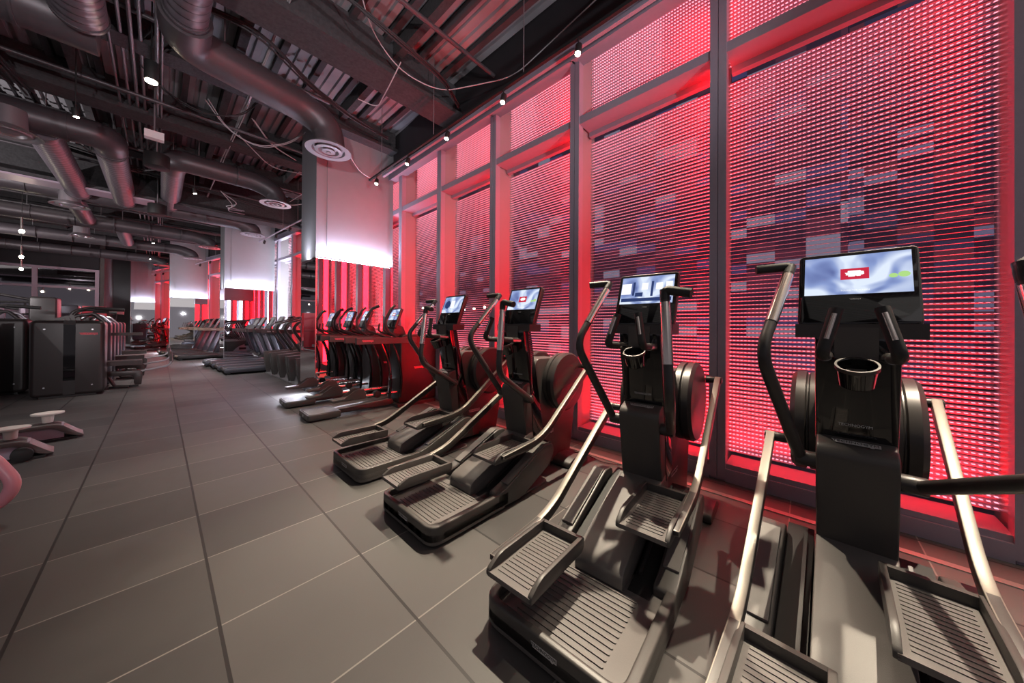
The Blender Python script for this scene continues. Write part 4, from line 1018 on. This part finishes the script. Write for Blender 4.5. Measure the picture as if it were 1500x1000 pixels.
def spot_head(x, y, z, label, tgt, power, group='track spotlights along the windows', on=True, col=(1, .86, .66), ang=95, rod=0):
    t = thing('spotlight_head', label, 'spotlight', (x, y, z), 0, group)
    d = (Vector(tgt)-Vector((x, y, z-.10))).normalized()
    p = Vector((0, 0, -.10))
    bcyl('stem', (0, 0, rod), (0, 0, -.07), .008, M_black, t, bev=0)
    bcyl('can', tuple(p-d*.05), tuple(p+d*.06), .034, M_black, t)
    bcyl('lamp_face', tuple(p+d*.061), tuple(p+d*.066), .026, M_warm if on else M_black, t, bev=0)
    if on and power: spot_light('spot_beam', Vector((x, y, z))+p+d*.10, tgt, power, col, ang, .7, .025)
YS = (6.1, 4.95, 3.85, 2.72, 1.68, .45, -.75, -1.9)
nn = ['farthest lit track spotlight, just before the nearest column', 'second lit track spotlight from the column', 'third lit track spotlight from the column', 'fourth lit track spotlight from the column',
      'nearest visible track spotlight, largest in the picture', 'track spotlight above the nearest trainers', 'track spotlight right of the nearest trainer', 'last track spotlight at the right end']
PW = (240, 170, 560, 130, 1250, 110, 1150, 150)
for y, lb, pw in zip(YS, nn, PW): spot_head(TX, y, TZ, lb, (1.5, y-(.3 if y < 6 else 1.6), 0), pw*.95, ang=54 if y < 4.5 else 60)
# tracks further down
def far_track(p, q, n, label, k):
    t = thing('lighting_track', label, 'light track', (0, 0, 0), 0, 'far lighting tracks')
    btube('track', [p, q], .02, M_mull, t, n=6)
    bm = bmesh.new()
    for j in range(n+1):
        c = Vector(p).lerp(Vector(q), j/n); cyl(bm, c, (c.x, c.y, 5.44), .006, n=6)
    finish('hanger_rod', bm, M_pipe, t)
    names = ['first', 'second', 'third', 'fourth', 'fifth']
    for j in range(n):
        c = Vector(p).lerp(Vector(q), (j+.5)/n)
        spot_head(c.x, c.y, c.z, '%s small spotlight from the near end of %s' % (names[j], k), (c.x-1.2, c.y-.5, 0), 0, 'far track spotlights', on=False)
far_track((2.75, 8.0, 4.2), (2.35, 14.2, 4.25), 5, 'lighting track between the nearest and second column', 'the track before the second column')
far_track((2.1, 16.2, 4.2), (1.15, 21.5, 4.2), 4, 'lighting track between the second and third column', 'the track before the third column')
far_track((.85, 23.4, 4.2), (-.3, 27.6, 4.2), 4, 'lighting track beyond the third column', 'the farthest track')
# hanging clear lamps at the left
for k, (x, y, z) in enumerate([(-2.35, 14.6, 3.65), (-2.9, 18.0, 3.4), (-3.3, 20.5, 3.25), (-4.0, 21.5, 2.95)]):
    t = thing('pendant_light', ['warm pendant bulb over the left machines', 'second warm pendant bulb below the first', 'third warm pendant bulb by the partition', 'lowest warm pendant bulb before the partition'][k], 'lamp', (x, y, 0), 0, 'warm pendant bulbs at the left')
    lathe('bulb', [(0, z-.05), (.03, z-.04), (.045, z), (.03, z+.04), (0, z+.05)], M_warm, t)
    bcyl('socket', (0, 0, z+.04), (0, 0, z+.35), .02, M_chrome, t, bev=0); bcyl('cord', (0, 0, z+.3), (0, 0, 5.44), .006, M_black, t, bev=0)
# pendant beam, then can spotlights added to brighten the aisle floor
ASN = ['left of the second duct', 'right of the second duct', 'before the long cross duct', 'over the back treadmills', 'farthest down the room']
spot_light('spot_beam', (-.09, 6.15, 4.38), (.2, 6.0, 0), 170, (1, .95, .9), 74, .8, .05)
for (x, y, e) in ((-.3, 7.45, 170), (1.0, 9.85, 330), (.55, 12.55, 480), (.33, 17.0, 480), (.2, 21.3, 450)):
    spot_head(x-.5, y, 4.35, 'small black fill spotlight added over the aisle, %s' % ASN.pop(0), (x, y+.3, 0), e, 'added fill spotlights over the aisle', col=(1, .95, .91), ang=72, rod=5.43-4.35)
